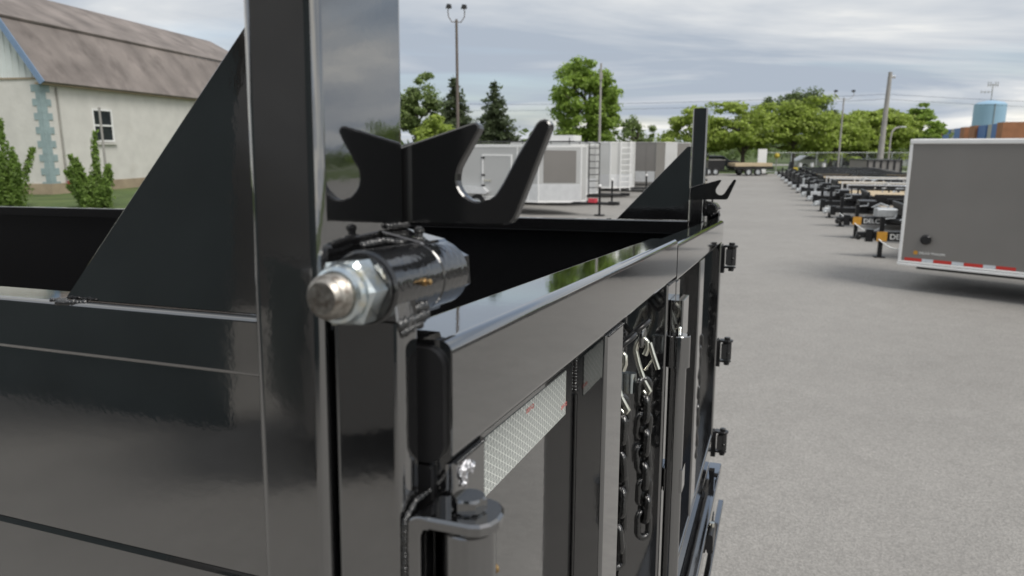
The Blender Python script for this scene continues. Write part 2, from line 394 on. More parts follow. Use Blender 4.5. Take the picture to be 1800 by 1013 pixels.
# ------------------------------------------------------------------ setting
def sheet(name, pts, z, m, label=None, cat=None):
    b = MB(); b.face([(x, y, z) for x, y in pts]); o = b.build(name, m); tag(o, kind='structure'); return o
sheet('ground', [(-1500, -600), (1500, -600), (1500, 2400), (-1500, 2400)], 0.0, GRASS)
sheet('parking_lot', [(-60, -45), (70, -45), (70, 63), (5.5, 66), (-9, 57), (-13.5, 28), (-14, 22), (-60, 22)], 0.004, ASPHALT)
sheet('road', [(-300, 84), (300, 96), (300, 104), (-300, 92)], 0.004, ASPHALT)

# ------------------------------------------------------------------ the dump trailer (near, black)
TM = Matrix(((0.93704, 0.349134, 0.00785, -0.11006), (-0.348919, 0.935052, 0.062721, 0.39796), (0.014558, -0.061512, 0.998, 2.38962), (0, 0, 0, 1)))
def X(u, v, w): return (v, u, w)            # u across the bed, v rearwards, w up
WID = 2.3416
dump = empty('dump_trailer'); dump.matrix_world = TM
tag(dump, 'glossy black dump trailer filling the foreground, rear corner post and double tailgate nearest', 'trailer')
def ub(b, u0, u1, v0, v1, w0, w1, axis, r=0.006):      # rounded bar given in u,v,w; axis 'u','v','w'
    return b.rtube((v0, u0, w0), (v1, u1, w1), {'v': 0, 'u': 1, 'w': 2}[axis], r)
def fu(u, far): return WID-u if far else u
def fspan(a, b, far): return (WID-b, WID-a) if far else (a, b)

def weld(path, r, parent, n=None, seed=1, m=BLACKR, scl=(.8, .8, .8), name='weld_bead'):
    """an overlapping row of weld ripples along a polyline, all one bead"""
    b = MB(); rnd = random.Random(seed); P = [Vector(p) for p in path]
    tot = sum((q-p).length for p, q in zip(P, P[1:])); n = n or max(3, int(tot/(r*0.5)))
    for i in range(n):
        t = tot*i/max(1, n-1)
        for p, q in zip(P, P[1:]):
            l = (q-p).length
            if t <= l+1e-9: c = p.lerp(q, t/l if l else 0); break
            t -= l
        b.blob(c, r*rnd.uniform(.85, 1.2), seed*31+i, 0.10, 2, scl=scl)
    return b.build(name, m, parent)

for far in (False, True):
    u0, u1 = fspan(0, 0.1016, far)
    p = ub(MB(), u0, u1, -0.0508, 0, -1.25, 0.373, 'w', 0.008).build('corner_post', BLACK, dump)
    b = MB(); b.rtube((-0.0500, u0+.001, 0.373), (-0.0008, u1-.001, 0.376), 2, 0.007); b.build('post_cap', BLACK, p)
    # gusset plate
    g0, g1 = fspan(0.100, 0.1064, far)
    MB().prism([(-0.0512, -0.0105), (-0.0512, 0.276 if not far else .246), (-0.0640, 0.276 if not far else .246), (-0.3377 if not far else -.306, -0.0095), (-0.3377 if not far else -.306, -0.0105)], g0, g1, 1, bev=0.0008).build('gusset_plate', BLACK, dump)
    # top rail and side wall
    r0, r1 = fspan(0.090, 0.140, far)
    ub(MB(), r0, r1, -4.30, -0.0512, -0.058, -0.0110, 'v', 0.004).build('side_rail', BLACK, dump)
    w0, w1 = fspan(0.095, 0.101, far)
    MB().box((-4.30, w0, -1.10), (-0.0512, w1, -0.0582)).build('side_wall', BLACK, dump)
    s = -1 if far else 1
    e = lambda u: fu(u, far)
    poly = [(e(0.0945), -0.226), (e(0.0938), -0.2280), (e(0.0930), -0.2310), (e(0.066), -1.12), (e(0.0945), -1.12)]
    b = MB()
    def PP(p, t): return (t, p[0], p[1])
    pl = poly if not far else list(reversed(poly))
    b.face([PP(q, -0.0514) for q in pl]); b.face([PP(q, -4.3) for q in reversed(pl)])
    for i in range(len(pl)):
        q, qq = pl[i], pl[(i+1) % len(pl)]; b.face([PP(q, -4.3), PP(qq, -4.3), PP(qq, -0.0514), PP(q, -0.0514)])
    b.build('lower_rail', BLACK, dump)
    # tarp hook
    h0, h1 = fspan(0.1024, 0.1116, far)
    hook = [(-0.0480, 0.1000), (-0.0440, 0.1045), (0.0001, 0.1172), (0.0495, 0.1311), (0.0522, 0.1313), (0.0545, 0.1298), (0.0551, 0.1272), (0.0534, 0.124), (0.0470, 0.1136), (0.0420, 0.1056),
            (0.0398, 0.1015), (0.0387, 0.0975), (0.0384, 0.0930), (0.0393, 0.0893), (0.0413, 0.0858), (0.0440, 0.0830), (0.0473, 0.0808), (0.0512, 0.0793), (0.0552, 0.0788), (0.0588, 0.0793), (0.0622, 0.0806), (0.0650, 0.0825), (0.0673, 0.0849), (0.0716, 0.0913), (0.0816, 0.1092), (0.0946, 0.1296),
            (0.0970, 0.1316), (0.1002, 0.1323), (0.1030, 0.1311), (0.1044, 0.1289), (0.1042, 0.1260), (0.1028, 0.1226), (0.0828, 0.0733), (0.0806, 0.0685), (0.0775, 0.0652), (0.0726, 0.0635), (-0.0480, 0.0622)]
    hk = MB().prism(hook, h0, h1, 1, bev=0.0012).build('tarp_hook', BLACKM, dump)
    ui = h0 if far else h1
    weld([(-0.0485, ui, 0.0630), (-0.0485, ui, 0.100), (-0.044, ui, 0.105), (0.0, ui, 0.1180)], 0.0026, hk, seed=5+far)
    # weld at the foot of the gusset and along the post
    uo = fu(0.096, far)
    weld([(-0.345, uo-.003, -0.0110), (-0.330, uo-.002, -0.0105)], 0.0026, dump, n=7, seed=9+far)
    if not far: weld([(-0.336, uo-.004, -0.0125), (-0.322, uo-.004, -0.0120), (-0.308, uo-.001, -0.0112)], 0.0036, dump, n=9, seed=19)
    weld([(-0.0525, fu(.0995, far), -0.008), (-0.0525, fu(.0995, far), 0.05)], 0.0022, dump, n=14, seed=39+far)
# bed floor, headboard, sill
MB().box((-4.30, 0.1005, -1.112), (-0.052, WID-0.1005, -1.101)).build('bed_floor', BLACKS, dump)
MB().box((-4.312, 0.09, -1.12), (-4.3005, WID-0.09, 0.10)).build('front_wall', BLACKS, dump)
MB().box((-0.0505, 0.103, -1.02), (0.050, WID-0.103, -0.985)).build('rear_sill', BLACK, dump)

# gate frame, pivot hardware, hinges
for far in (False, True):
    u0, u1 = fspan(0.0035, 0.0275, far)
    gf = ub(MB(), u0, u1, 0.0035, 0.049, -0.905, 0.012, 'w', 0.005).build('gate_frame_tube', BLACK, dump)
    o = -1 if not far else 1
    U = lambda u: fu(u, far)
    VB, WB = 0.026, 0.0305
    A = lambda u: (VB, U(u), WB)
    d = Vector((0, -1 if not far else 1, 0))        # outwards along the pin
    pb = empty('pivot_bolt', parent=dump)
    b = MB().lathe(A(0.0030), -d, [(0, 0.0165), (0.0, 0.0205), (0.0012, 0.0222), (0.0585, 0.0222), (0.0600, 0.0208), (0.060, 0.0)], 40); b.build('gate_barrel', BLACKB, pb)
    b = MB().lathe(A(0.0632), -d, [(0, 0.0), (0, 0.0208), (0.0014, 0.0222), (0.0365, 0.0222), (0.0400, 0.0195), (0.0400, 0.0)], 40); b.build('post_barrel', BLACKB, pb)
    MB().hexnut(A(0.1033), -d, 0.034, 0.012, rot=.2).build('bolt_head', BLACKB, pb)
    b = MB().lathe(A(0.0028), d, [(0, 0.0), (0, 0.0200), (0.0032, 0.0200), (0.0032, 0.0)], 36); b.build('washer', BLACKB, pb)
    b = MB().hexnut(A(-0.0006), d, 0.0345, 0.0170, 0.14, rot=.35)
    b.lathe(Vector(A(-0.0006))+d*0.0167, d, [(0, 0.0162), (0.0030, 0.0162), (0.0055, 0.0153), (0.0068, 0.0132), (0.0068, 0.0)], 40)
    b.build('lock_nut', ZINC, pb)
    prof = [(0.0, 0.0112)]
    for k in range(8): prof += [(0.0180+k*.0021, 0.0112), (0.0180+k*.0021+.0010, 0.0121), (0.0180+k*.0021+.0021, 0.0112)]
    prof += [(0.0360, 0.0106), (0.0385, 0.0086), (0.0388, 0.0)]
    MB().lathe(A(0.002), d, prof, 40).build('threaded_end', STEEL, pb)
    # bracket plate that carries the post barrel, with grease fittings
    b0, b1 = fspan(0.066, 0.1015, far)
    MB().prism([(0.0006, 0.005), (0.026, 0.005), (0.040, 0.046), (0.030, 0.0535), (0.0006, 0.0600)], b0, b1, 1, bev=0.001).build('pivot_bracket', BLACK, dump)
    b0, b1 = fspan(0.004, 0.0275, far)
    MB().prism([(0.0045, 0.0121), (0.0480, 0.0121), (0.046, 0.028), (0.006, 0.028)], b0, b1, 1, bev=0.001).build('barrel_saddle', BLACK, dump)
    for k, (w_, v_, r_, ue) in enumerate(((0.0150, 0.0445, 0.0040, .044), (0.0105, 0.0478, 0.0036, .042), (0.0060, 0.0492, 0.0026, .033))):
        weld([X(U(0.006), v_, w_), X(U(ue), v_-.001*k, w_+.001)], r_, pb, n=int(15-k*2), seed=61+k+far, scl=(.55, .5, 1.0))
    weld([X(U(0.030), 0.010, 0.053), X(U(0.050), 0.012, 0.0545), X(U(0.072), 0.018, 0.0515)], 0.0034, pb, n=12, seed=81+far)
    weld([X(U(0.074), 0.0015, 0.0625), X(U(0.100), 0.0020, 0.0625)], 0.0026, pb, n=10, seed=83+far)
    def zerk(c, dirv, m, par, s=1.0):
        b = MB(); b.hexnut(c, dirv, 0.0075*s, 0.0034*s)
        b.lathe(Vector(c)+Vector(dirv).normalized()*0.0033*s, dirv, [(0, 0.0026*s), (0.0022*s, 0.0024*s), (0.0034*s, 0.0032*s), (0.0050*s, 0.0030*s), (0.0062*s, 0.0014*s), (0.0064*s, 0)], 16)
        return b.build('grease_fitting', m, par)
    zerk(X(U(0.0345), VB+0.0218, WB+0.0015), Vector((1, 0, .08)), BLACKR if far else BRASS, pb, .62)
    zerk(X(U(0.0720), VB-.0012, WB+0.0218), Vector((0.1, 0, 1)), BLACKR, pb, 1.15)
    # three hinges down the gate frame
    for k, hz in enumerate((-0.0995, -0.445, -0.790)):
        HM = BLACKS if far else BLACK
        hg = empty('door_hinge', parent=dump); hg.location = (0.013 if far else 0, 0, 0)
        # bent strap: horizontal leaf and leg down the frame tube
        yu = lambda u: U(u)
        out = [(0.0620, 0.0030), (0.0915, 0.0030), (0.0975, 0.0050), (0.1020, 0.0100), (0.1040, 0.0175), (0.1035, 0.0260), (0.1010, 0.0335), (0.0960, 0.0395), (0.0890, 0.0420), (0.0660, 0.0395), (0.0620, 0.0350)]
        pl = [(a, yu(c)) for a, c in out]
        MB().prism(pl, hz-0.0078, hz, 2, bev=0.0016).build('hinge_leaf', HM, hg)
        a0, a1 = fspan(0.0060, 0.0330, far)
        arcp = [(0.0612-.0118*math.cos(R(q)), hz-.0120+.0118*math.sin(R(q))) for q in range(0, 91, 10)]
        arci = [(0.0655-.0050*math.cos(R(q)), hz-.0128+.0050*math.sin(R(q))) for q in range(90, -1, -15)]
        MB().prism([(0.0494 if not far else .040, hz-0.100)]+arcp+[(0.0660, hz-.0002)]+arci+[(0.0605, hz-0.100)], a0-.0029, a1+.002, 1, bev=.0008).build('hinge_leg', HM, hg)
        weld([X(U(0.002), 0.0505, hz-0.070), X(U(0.003), 0.0510, hz-0.004), X(U(0.016), 0.0515, hz+0.003), X(U(0.034), 0.0515, hz+.002)], 0.0022, hg, seed=101+k*3+far)
        pc = Vector(X(U(0.0215), 0.0835, hz))
        MB().hexnut(pc+Vector((0, 0, 0.0002)), (0, 0, 1), 0.0185, 0.0092, 0.16, rot=.5).build('hinge_bolt', HM, hg)
        MB().lathe(pc+Vector((0, 0, -0.0095)), (0, 0, -1), [(0, 0), (0, 0.0150), (0.0012, 0.0160), (0.062, 0.0160), (0.0632, 0.015), (0.0632, 0)], 36).build('hinge_barrel', HM, hg)
        MB().prism([(0.0652, yu(0.0300)), (0.0835, yu(0.0300)), (0.0835, yu(0.0425)), (0.0652, yu(0.0480))], hz-0.068, hz-0.014, 2).build('door_strap', HM, hg)
        MB().prism([(0.0505, yu(0.0060)), (0.0935, yu(0.0060)), (0.0995, yu(0.0215)), (0.0935, yu(0.0370)), (0.0505, yu(0.0330))], hz-0.0830, hz-0.0760, 2, bev=.001).build('lower_leaf', HM, hg)
        MB().hexnut(pc+Vector((0, 0, -0.0832)), (0, 0, -1), 0.0185, 0.010, 0.16).build('hinge_nut', HM, hg)
        zerk(X(U(0.0370), 0.0880, hz-0.046), Vector((.5, (1 if not far else -1)*.85, 0)), BRASS if (not far and k == 0) else BLACKR, hg, .95)
ub(MB(), 0.0280, WID-0.0280, 0.0035, 0.049, -0.905, -0.860, 'u', 0.005).build('gate_bottom_rail', BLACK, dump)

# the two doors
VD0, VD1, VP = 0.0074, 0.0650, 0.0260
def make_door(ua, ub_, dz, mids, stile_a, stile_b, name='tailgate_door'):
    d = empty(name, parent=dump); d.location = (0, 0, dz)
    top = MB(); ub(top, ua, ub_, VD0, VD1, -0.0815, -0.0034, 'u', 0.0085); top.build('top_beam', BLACK, d)
    bot = MB(); ub(bot, ua, ub_, VD0, VD1, -0.850, -0.775, 'u', 0.006); bot.build('bottom_beam', BLACK, d)
    for (a, c) in (stile_a, *mids, stile_b):
        ub(MB(), a, c, VD0+.001, VD1-.0004, -0.7752, -0.0812, 'w', 0.005).build('stile', BLACK, d)
    xs = [stile_a, *mids, stile_b]
    for (a, c), (e, f) in zip(xs, xs[1:]):
        MB().box((VP-.003, c-.002, -0.7753), (VP, e+.002, -0.0812)).build('panel', BLACK, d)
    return d
door1 = make_door(0.0385, 1.0615, 0.0, [(0.4640, 0.5600)], (0.0387, 0.0935), (0.9600, 1.0600))
door2 = make_door(1.0725, WID-0.0385, -0.008, [(1.5450, 1.6500)], (1.0735, 1.1300), (WID-0.0935, WID-0.0387))
# hollow near end of the top beam and its seal
b = MB(); b.rtube((0.0215, 0.0338, -0.0800), (0.0610, 0.0384, -0.0080), 1, 0.012); b.build('end_cap', BLACKS, door1)
b = MB(); b.rtube((VD0+.003, 0.0345, -0.20), (0.0520, 0.0386, -0.082), 1, 0.004); b.build('edge_plate', BLACKS, door1)
# weld seams between beam and stiles
weld([(VD1+.0001, 0.044, -0.0818), (VD1+.0001, 0.0890, -0.0818)], 0.0016, door1, n=22, seed=201)
weld([(VD1+.0001, 0.468, -0.0818), (VD1+.0001, 0.556, -0.0818)], 0.0018, door1, n=26, seed=203)
weld([(VD1+.0001, 0.964, -0.0818), (VD1+.0001, 1.056, -0.0818)], 0.0020, door1, n=20, seed=207)
weld([(VP+.001, 0.4630, -0.083), (VP+.001, 0.4630, -0.150)], 0.0036, door1, n=18, seed=209)
MB().tube([(VP+.002, 0.4630, -0.155), (VP+.002, 0.4630, -0.50), (VP+.002, 0.4632, -0.77)], 0.0020, 6).build('seam_sealer', BLACKR, door1)
# patch of bright weld spatter at the corner of the near stile
b = MB()
rnd = random.Random(3)
for i in range(9): b.blob((VD1+.0005, 0.060+rnd.uniform(-.010, .011), -0.0925+rnd.uniform(-.0055, .0055)), rnd.uniform(.0020, .0046), 300+i, .35, 3, scl=(.28, 1, 1))
b.build('weld_spatter', BARE, door1)
# reflective tape on the recessed panel
tp = MB().box((VP+.0002, 0.1900-.02, -0.168), (VP+.0009, 0.4230, -0.1165)).build('reflective_tape', TAPE, door1)
for uu, ww in ((0.285, -0.1245), (0.405, -0.156)):
    text('tape_print', 'DOT-C2', 0.0062, REDTXT, door1, (VP+.0011, uu, ww), (R(90), 0, R(90)), 0.0001)
# latch rod with collar at the meeting edge, D rings
MB().cyl((0.083, 0.985, -0.90), (0.083, 0.985, -0.205), 0.0165, seg=28).build('latch_rod', BLACK, door1)
MB().lathe((0.083, 0.985, -0.236), (0, 0, 1), [(0, 0.0165), (0, 0.0222), (0.0585, 0.0222), (0.060, 0.021), (0.060, 0)], 32).build('latch_collar', BLACK, door1)
MB().lathe((0.0850, 0.988, -0.176), (0, 0, 1), [(0, .004)]+[(k*.002+j*.001, .0042-j*.0008) for k in range(8) for j in (0, 1)]+[(0.0165, 0)], 14).build('latch_screw', ZINC, door1)
MB().rtube((0.0652, 0.985, -0.185), (0.090, 1.070, -0.112), 2, 0.004).build('latch_block', BLACK, door1)
for wz in (-0.48, -0.74):
    MB().rtube((0.0652, 0.975, wz), (0.101, 1.025, wz+.045), 2, 0.005).build('rod_guide', BLACK, door1)
def loop(c, du, dv, n=20):
    return [Vector(c)+Vector(du)*math.cos(2*math.pi*k/n)+Vector(dv)*math.sin(2*math.pi*k/n) for k in range(n)]
for dd, uu in ((door1, .68), (door1, .80), (door2, 1.545), (door2, 1.70)):
    if uu == 1.545: continue
    MB().tube([(VP, uu-.028, -0.150), (0.044, uu-.028, -0.132), (0.054, uu-.018, -0.124), (0.056, uu, -0.122), (0.054, uu+.018, -0.124), (0.044, uu+.028, -0.132), (VP, uu+.028, -0.150)], 0.0045, 10).build('chain_loop', BLACKS, dd)
# rear bumper bars, tail lamp, brackets
ub(MB(), 0.02, WID-0.02, 0.052, 0.098, -0.965, -0.918, 'u', 0.005).build('bumper_bar', BLACK, dump)
ub(MB(), 0.10, WID-0.02, 0.092, 0.112, -1.085, -1.060, 'u', 0.004).build('step_bar', BLACK, dump)
for uu in (0.30, 0.75, 1.20, 1.68, 2.10):
    MB().prism([(-0.05, -0.985), (0.0525, -0.935), (0.0525, -0.955), (-0.02, -1.02), (-0.05, -1.02)], uu, uu+.012, 1).build('bumper_bracket', BLACK, dump)
for uu in (0.9, 1.45, 1.95):
    MB().rtube((0.080, uu, -1.080), (0.100, uu+.05, -0.966), 2, 0.003).build('step_tab', BLACKS, dump)
tl = MB().rtube((0.0985, 1.74, -0.985), (0.116, 1.84, -0.925), 1, 0.008).build('tail_lamp', BLACKS, dump)
MB().cyl((0.107, 1.80, -0.925), (0.107, 1.80, -0.912), 0.008, seg=16).build('lamp_plug', CHROME, tl)
# chassis, axles and wheels on the asphalt below
b = MB()
for uu in (0.55, 1.70): b.box((-4.3, uu, -1.42), (-0.06, uu+.09, -1.125))
b.build('chassis', BLACKS, dump)
inv = TM.inverted()
def wheel(parent, M=None, r=0.38, w=0.23, rimm=GALV, name='wheel'):
    wt = empty(name, parent=parent)
    if M is not None: wt.matrix_local = M
    MB().lathe((0, -w/2, 0), (0, 1, 0), [(0, r*.60), (0.01, r*.90), (0.04, r), (w-.04, r), (w-.01, r*.90), (w, r*.60)], 32).build('tyre', TYRE, wt)
    MB().lathe((0, -w/2+.03, 0), (0, 1, 0), [(0, 0), (0.02, r*.2), (0.03, r*.5), (0.0, r*.58), (0, r*.61), (w-.06, r*.61), (w-.06, 0)], 24).build('rim', rimm, wt)
    return wt
for vv in (-1.9, -2.75):
    for uu in (0.06, WID-0.06):
        P = TM @ Vector((vv, uu, 0)); P.z = 0.385
        W = Matrix.Translation(P) @ Euler((0, 0, math.atan2(-0.3489, 0.937))).to_matrix().to_4x4()
        wheel(dump, inv @ W)

# safety chains with snap hooks, hanging from the loops on the doors
def hang_chain(u, v, top, bottom, label, seed, hook=True, dr=0.0):
    root = empty('safety_chain'); root.matrix_world = TM @ Matrix.Translation(X(u, v, top))
    tag(root, label, 'chain', 'black chains on the tailgate doors')
    Ln = top-bottom; rnd = random.Random(seed); s0 = 0.070 if hook else 0.012; pitch = 0.0285
    n = int((Ln-s0)/pitch); me = None
    for i in range(n+1):
        a = R(45+90*(i % 2)+rnd.uniform(-14, 14))
        if me is None:
            hw, hl = 0.0108, 0.0215
            pts = [(hw*math.cos(q)*(1 if abs(math.sin(q)) < .9 else 1), 0, (hl-hw)*(1 if math.sin(q) > 0 else -1)+hw*math.sin(q)) for q in [2*math.pi*(k+.5)/16 for k in range(16)]]
            l = MB().tube(pts, 0.0060, 8, close=True).build('chain_link', SLEEVE, root); me = l.data
        else: l = link('chain_link', me, root)
        l.location = (dr*i/n+rnd.uniform(-.0012, .0012), rnd.uniform(-.0012, .0012), -s0-.012-i*pitch); l.rotation_euler = (R(rnd.uniform(-7, 7)), R(rnd.uniform(-7, 7)), a)
    if hook:
        P = [(-0.0135, 0, -0.040), (-0.0150, 0, -0.012), (-0.012, 0, 0.002), (-0.004, 0, 0.0085), (0.0025, 0, 0.0055), (0.0045, 0, -0.006), (0.0015, 0, -0.020), (0.0, 0, -0.030)]
        hk = MB().tube([(-0.0150, 0, -0.014), (-0.0128, 0, -0.002), (-0.0080, 0, 0.0055), (-0.0015, 0, 0.0068), (0.0035, 0, 0.0020), (0.0040, 0, -0.010), (0.0005, 0, -0.020)], 0.0046, 10)
        hk.tube([(-0.0150, 0, -0.014), (-0.0095, 0, -0.036), (0.0000, 0, -0.062), (0.0105, 0, -0.080), (0.006, 0, -0.088), (-0.001, 0, -0.080)], 0.0046, 10)
        hk.build('snap_hook', CHROME, root)
        if dr:
            MB().tube([(0.0075, 0, 0.0010), (0.0130, 0, -0.016), (0.0225, 0, -0.0420)], 0.0042, 10).build('snap_gate', CHROME, root)
            MB().tube([(0.0160, 0.001, -0.022), (0.0010, 0.001, -0.046), (0.006, 0.001, -0.043)], 0.0017, 6).build('gate_spring', CHROME, root)
        MB().cyl((-0.0215, 0, -0.052), (-0.0215, 0, -0.085), 0.0095, seg=20).build('ferrule', ZINC, root)
        MB().tube(loop((-.004, 0, 0.010), (0.0, 0.010, 0), (0, 0, 0.016)), 0.0042, 8, close=True).build('chain_link', BLACK, root)
    return root
hang_chain(0.795, 0.0530, -0.1560, -0.4720, 'black chain with bright snap hook hanging on the near tailgate door, fully in view', 11, dr=.008)
hang_chain(0.680, 0.0400, -0.1560, -0.4600, 'black chain half hidden behind the near door upright, beside the bright hook', 12)
hang_chain(1.650, 0.0560, -0.300, -0.6350, 'black chain on the far tailgate door, to the right of the latch rod', 13, hook=False)

# ------------------------------------------------------------------ enclosed trailers
def enclosed(name, loc, ang, skin, nose, Lb=5.2, Wd=2.1, zt=2.5, zb=0.52, cap=TRIM, label='', group=None, side_door=False, ladder=None, rack=False, nose_panel=None, tongue=True, flat=False, red=False, rear_trim=True):
    """x forward (nose tip at 0), y to the left, z up"""
    t = empty(name, loc, ang); tag(t, label, 'trailer', group)
    h = Wd/2; vn = nose; tipw = 0.22 if not flat else h
    out = [(-Lb, -h), (-vn, -h), (0, -tipw), (0, tipw), (-vn, h), (-Lb, h)]
    MB().prism(out, zb, zt, 2).build('box_body', skin, t)
    capo = [(x*1.0+(0.015 if x > -1 else -.015), y*1.012) for x, y in out]
    MB().prism(capo, zt-.001, zt+.05, 2).build('roof_cap', cap, t)
    MB().prism(capo, zb-.05, zb+.04, 2).build('bottom_trim', cap, t)
    for x in (-Lb, -vn):
        for s in (-1, 1): MB().box((x-.03, s*h-.012, zb+.041), (x+.03, s*h+.012, zt-.002)).build('corner_trim', cap, t)
    for s in (-1, 1): MB().box((-.03, s*tipw-.02, zb+.041), (.012, s*tipw+.02, zt-.002)).build('corner_trim', cap, t)
    # stone guard along the lower nose
    for s in (-1, 1):
        P = [(-vn-.6, s*(h+.003)), (-vn, s*(h+.003)), (0.003, s*(tipw+.003))]
        for (a, c) in zip(P, P[1:]):
            MB().face([(a[0], a[1], zb+.05), (c[0], c[1], zb+.05), (c[0], c[1], zb+.62), (a[0], a[1], zb+.62)]).build('stone_guard', ALU, t)
    if nose_panel:
        a, c = Vector((-vn, -h)), Vector((0, -tipw)); dd = (c-a); nn = Vector((dd.y, -dd.x)).normalized()*.006
        p0, p1 = a+dd*.12+nn, a+dd*.88+nn
        MB().face([(p0.x, p0.y, zb+.66), (p1.x, p1.y, zb+.66), (p1.x, p1.y, zt-.12), (p0.x, p0.y, zt-.10)]).build('nose_panel', nose_panel, t)
    if side_door:
        dx0, dx1 = -vn-2.35, -vn-1.15; dz0, dz1 = zb+.12, zt-.32
        y = -h
        d = MB().box((dx0, y-.022, dz0), (dx1, y-.004, dz1)).build('side_door', skin, t)
        f = MB()
        for q in (((dx0-.06, dz0-.06), (dx0, dz1+.06)), ((dx1, dz0-.06), (dx1+.06, dz1+.06)), ((dx0, dz1), (dx1, dz1+.06)), ((dx0, dz0-.06), (dx1, dz0))):
            f.box((q[0][0], y-.03, q[0][1]), (q[1][0], y-.001, q[1][1]))
        f.build('door_frame', cap, d)
        for z in (dz0+.35, (dz0+dz1)/2, dz1-.1): MB().box((dx0-.08, y-.045, z), (dx0+.06, y-.023, z+.07)).build('hinge', BLACKS, d)
        MB().box((dx0+.02, y-.06, dz0+.55), (dx0+.35, y-.03, dz0+.60)).build('door_bar', CHROME, d)
        for x in (-vn-.9, -vn-.45): MB().box((x, y-.012, zb+.045), (x+.05, y-.0005, zt-.002)).build('seam_trim', cap, t)
    wx = -Lb*.62
    for s in (-1, 1):
        MB().prism([(wx-.95, .80), (wx-.75, .98), (wx+.75, .98), (wx+.95, .80), (wx+.90, .72), (wx-.90, .72)], s*(h+.01), s*(h+.20), 1).build('fender', ALU, t)
        for q in (-.42, .42): wheel(t, Matrix.Translation((wx+q, s*(h+.02), .34)), .34, .2)
    if tongue:
        tg = MB(); tg.tube([(-1.2, -.6, .46), (1.15, 0, .46)], .05, 6); tg.tube([(-1.2, .6, .46), (1.15, 0, .46)], .05, 6); tg.build('tongue', BLACKS, t)
        MB().box((1.0, -.06, .42), (1.4, .06, .54)).build('coupler', BLACKS, t)
        if red: MB().box((.35, -.34, .5), (.62, -.12, .64)).build('battery_box', REDJ, t)
        jk = MB().cyl((.65, 0, .06), (.65, 0, 1.05), .04, seg=10); jk.box((.5, -.13, 0.006), (.8, .13, .06)); jk.build('jack', BLACKS, t)
        MB().blob((.65, 0, 1.08), .06, 3, .02, 2).build('jack_knob', TRIM, t)
    if ladder:
        (ax_, ay_), (bx_, by_), lm = ladder
        b = MB()
        for (qx, qy) in ((ax_, ay_), (bx_, by_)): b.tube([(qx, qy, .35), (qx, qy, zt+.10), (qx-.3, qy+.15, zt+.16)], .026, 6)
        for k in range(8): b.tube([(ax_, ay_, .5+k*.27), (bx_, by_, .5+k*.27)], .018, 6)
        b.build('ladder', lm, t)
    if rack:
        b = MB()
        for s in (-1, 1):
            b.tube([(-Lb+.2, s*(h-.1), zt+.16), (-.8, s*(h-.1), zt+.16)], .025, 6)
            for k in range(5): x = -Lb+.3+k*(Lb-1.3)/4; b.tube([(x, s*(h-.1), zt+.04), (x, s*(h-.1), zt+.30)], .02, 6)
        for k in range(6): x = -Lb+.2+k*(Lb-1.0)/5; b.tube([(x, -h+.1, zt+.16), (x, h-.1, zt+.16)], .02, 6)
        b.build('roof_rack', BLACKS, t)
        MB().box((-2.6, -h+.25, zt+.19), (-.9, h-.25, zt+.42)).build('rack_box', TRIM, t)
    return t
AX = math.atan2(-0.30, 0.954)          # bays lie square to the aisle
GL = 'enclosed trailers parked in the row left of the aisle'
enclosed('cargo_trailer', (2.60, 26.0, 0), AX-R(14), SILVERP, 1.30, 7.0, 2.1, 2.44, label='pale silver enclosed trailer nearest behind the tarp hook, with side door and grey nose panel', group=GL, side_door=True, nose_panel=GREYP, red=True)
enclosed('cargo_trailer', (3.62, 30.5, 0), AX, SILVERP, 0.9, 6.5, 2.2, 2.50, label='silver enclosed trailer with black ladder and roof rack on its nose', group=GL, ladder=((-.22, -.70), (.16, -.42), BLACKS), rack=True)
enclosed('cargo_trailer', (5.95, 35.2, 0), AX-R(4), WHITEP, 0.9, 6.0, 2.2, 2.62, label='white enclosed trailer with a white ladder, between the black ladder and the charcoal trailer', group=GL, ladder=((-.45, -.86), (-.05, -.50), TRIM))
enclosed('cargo_trailer', (8.15, 39.6, 0), AX-R(6), GREYP, 0.5, 6.0, 2.3, 2.62, cap=GREYP, label='charcoal grey enclosed trailer standing in the middle of the left row', group=GL, flat=True)
enclosed('cargo_trailer', (10.3, 45.2, 0), AX, WHITEP, 0.9, 6.0, 2.2, 2.66, label='white enclosed trailer just left of the far gusset plate', group=GL)
enclosed('cargo_trailer', (12.6, 51.0, 0), AX, GREYP, 0.9, 6.0, 2.2, 2.66, cap=ALU, label='grey enclosed trailer at the far end of the left row, mostly behind the gusset', group=GL)

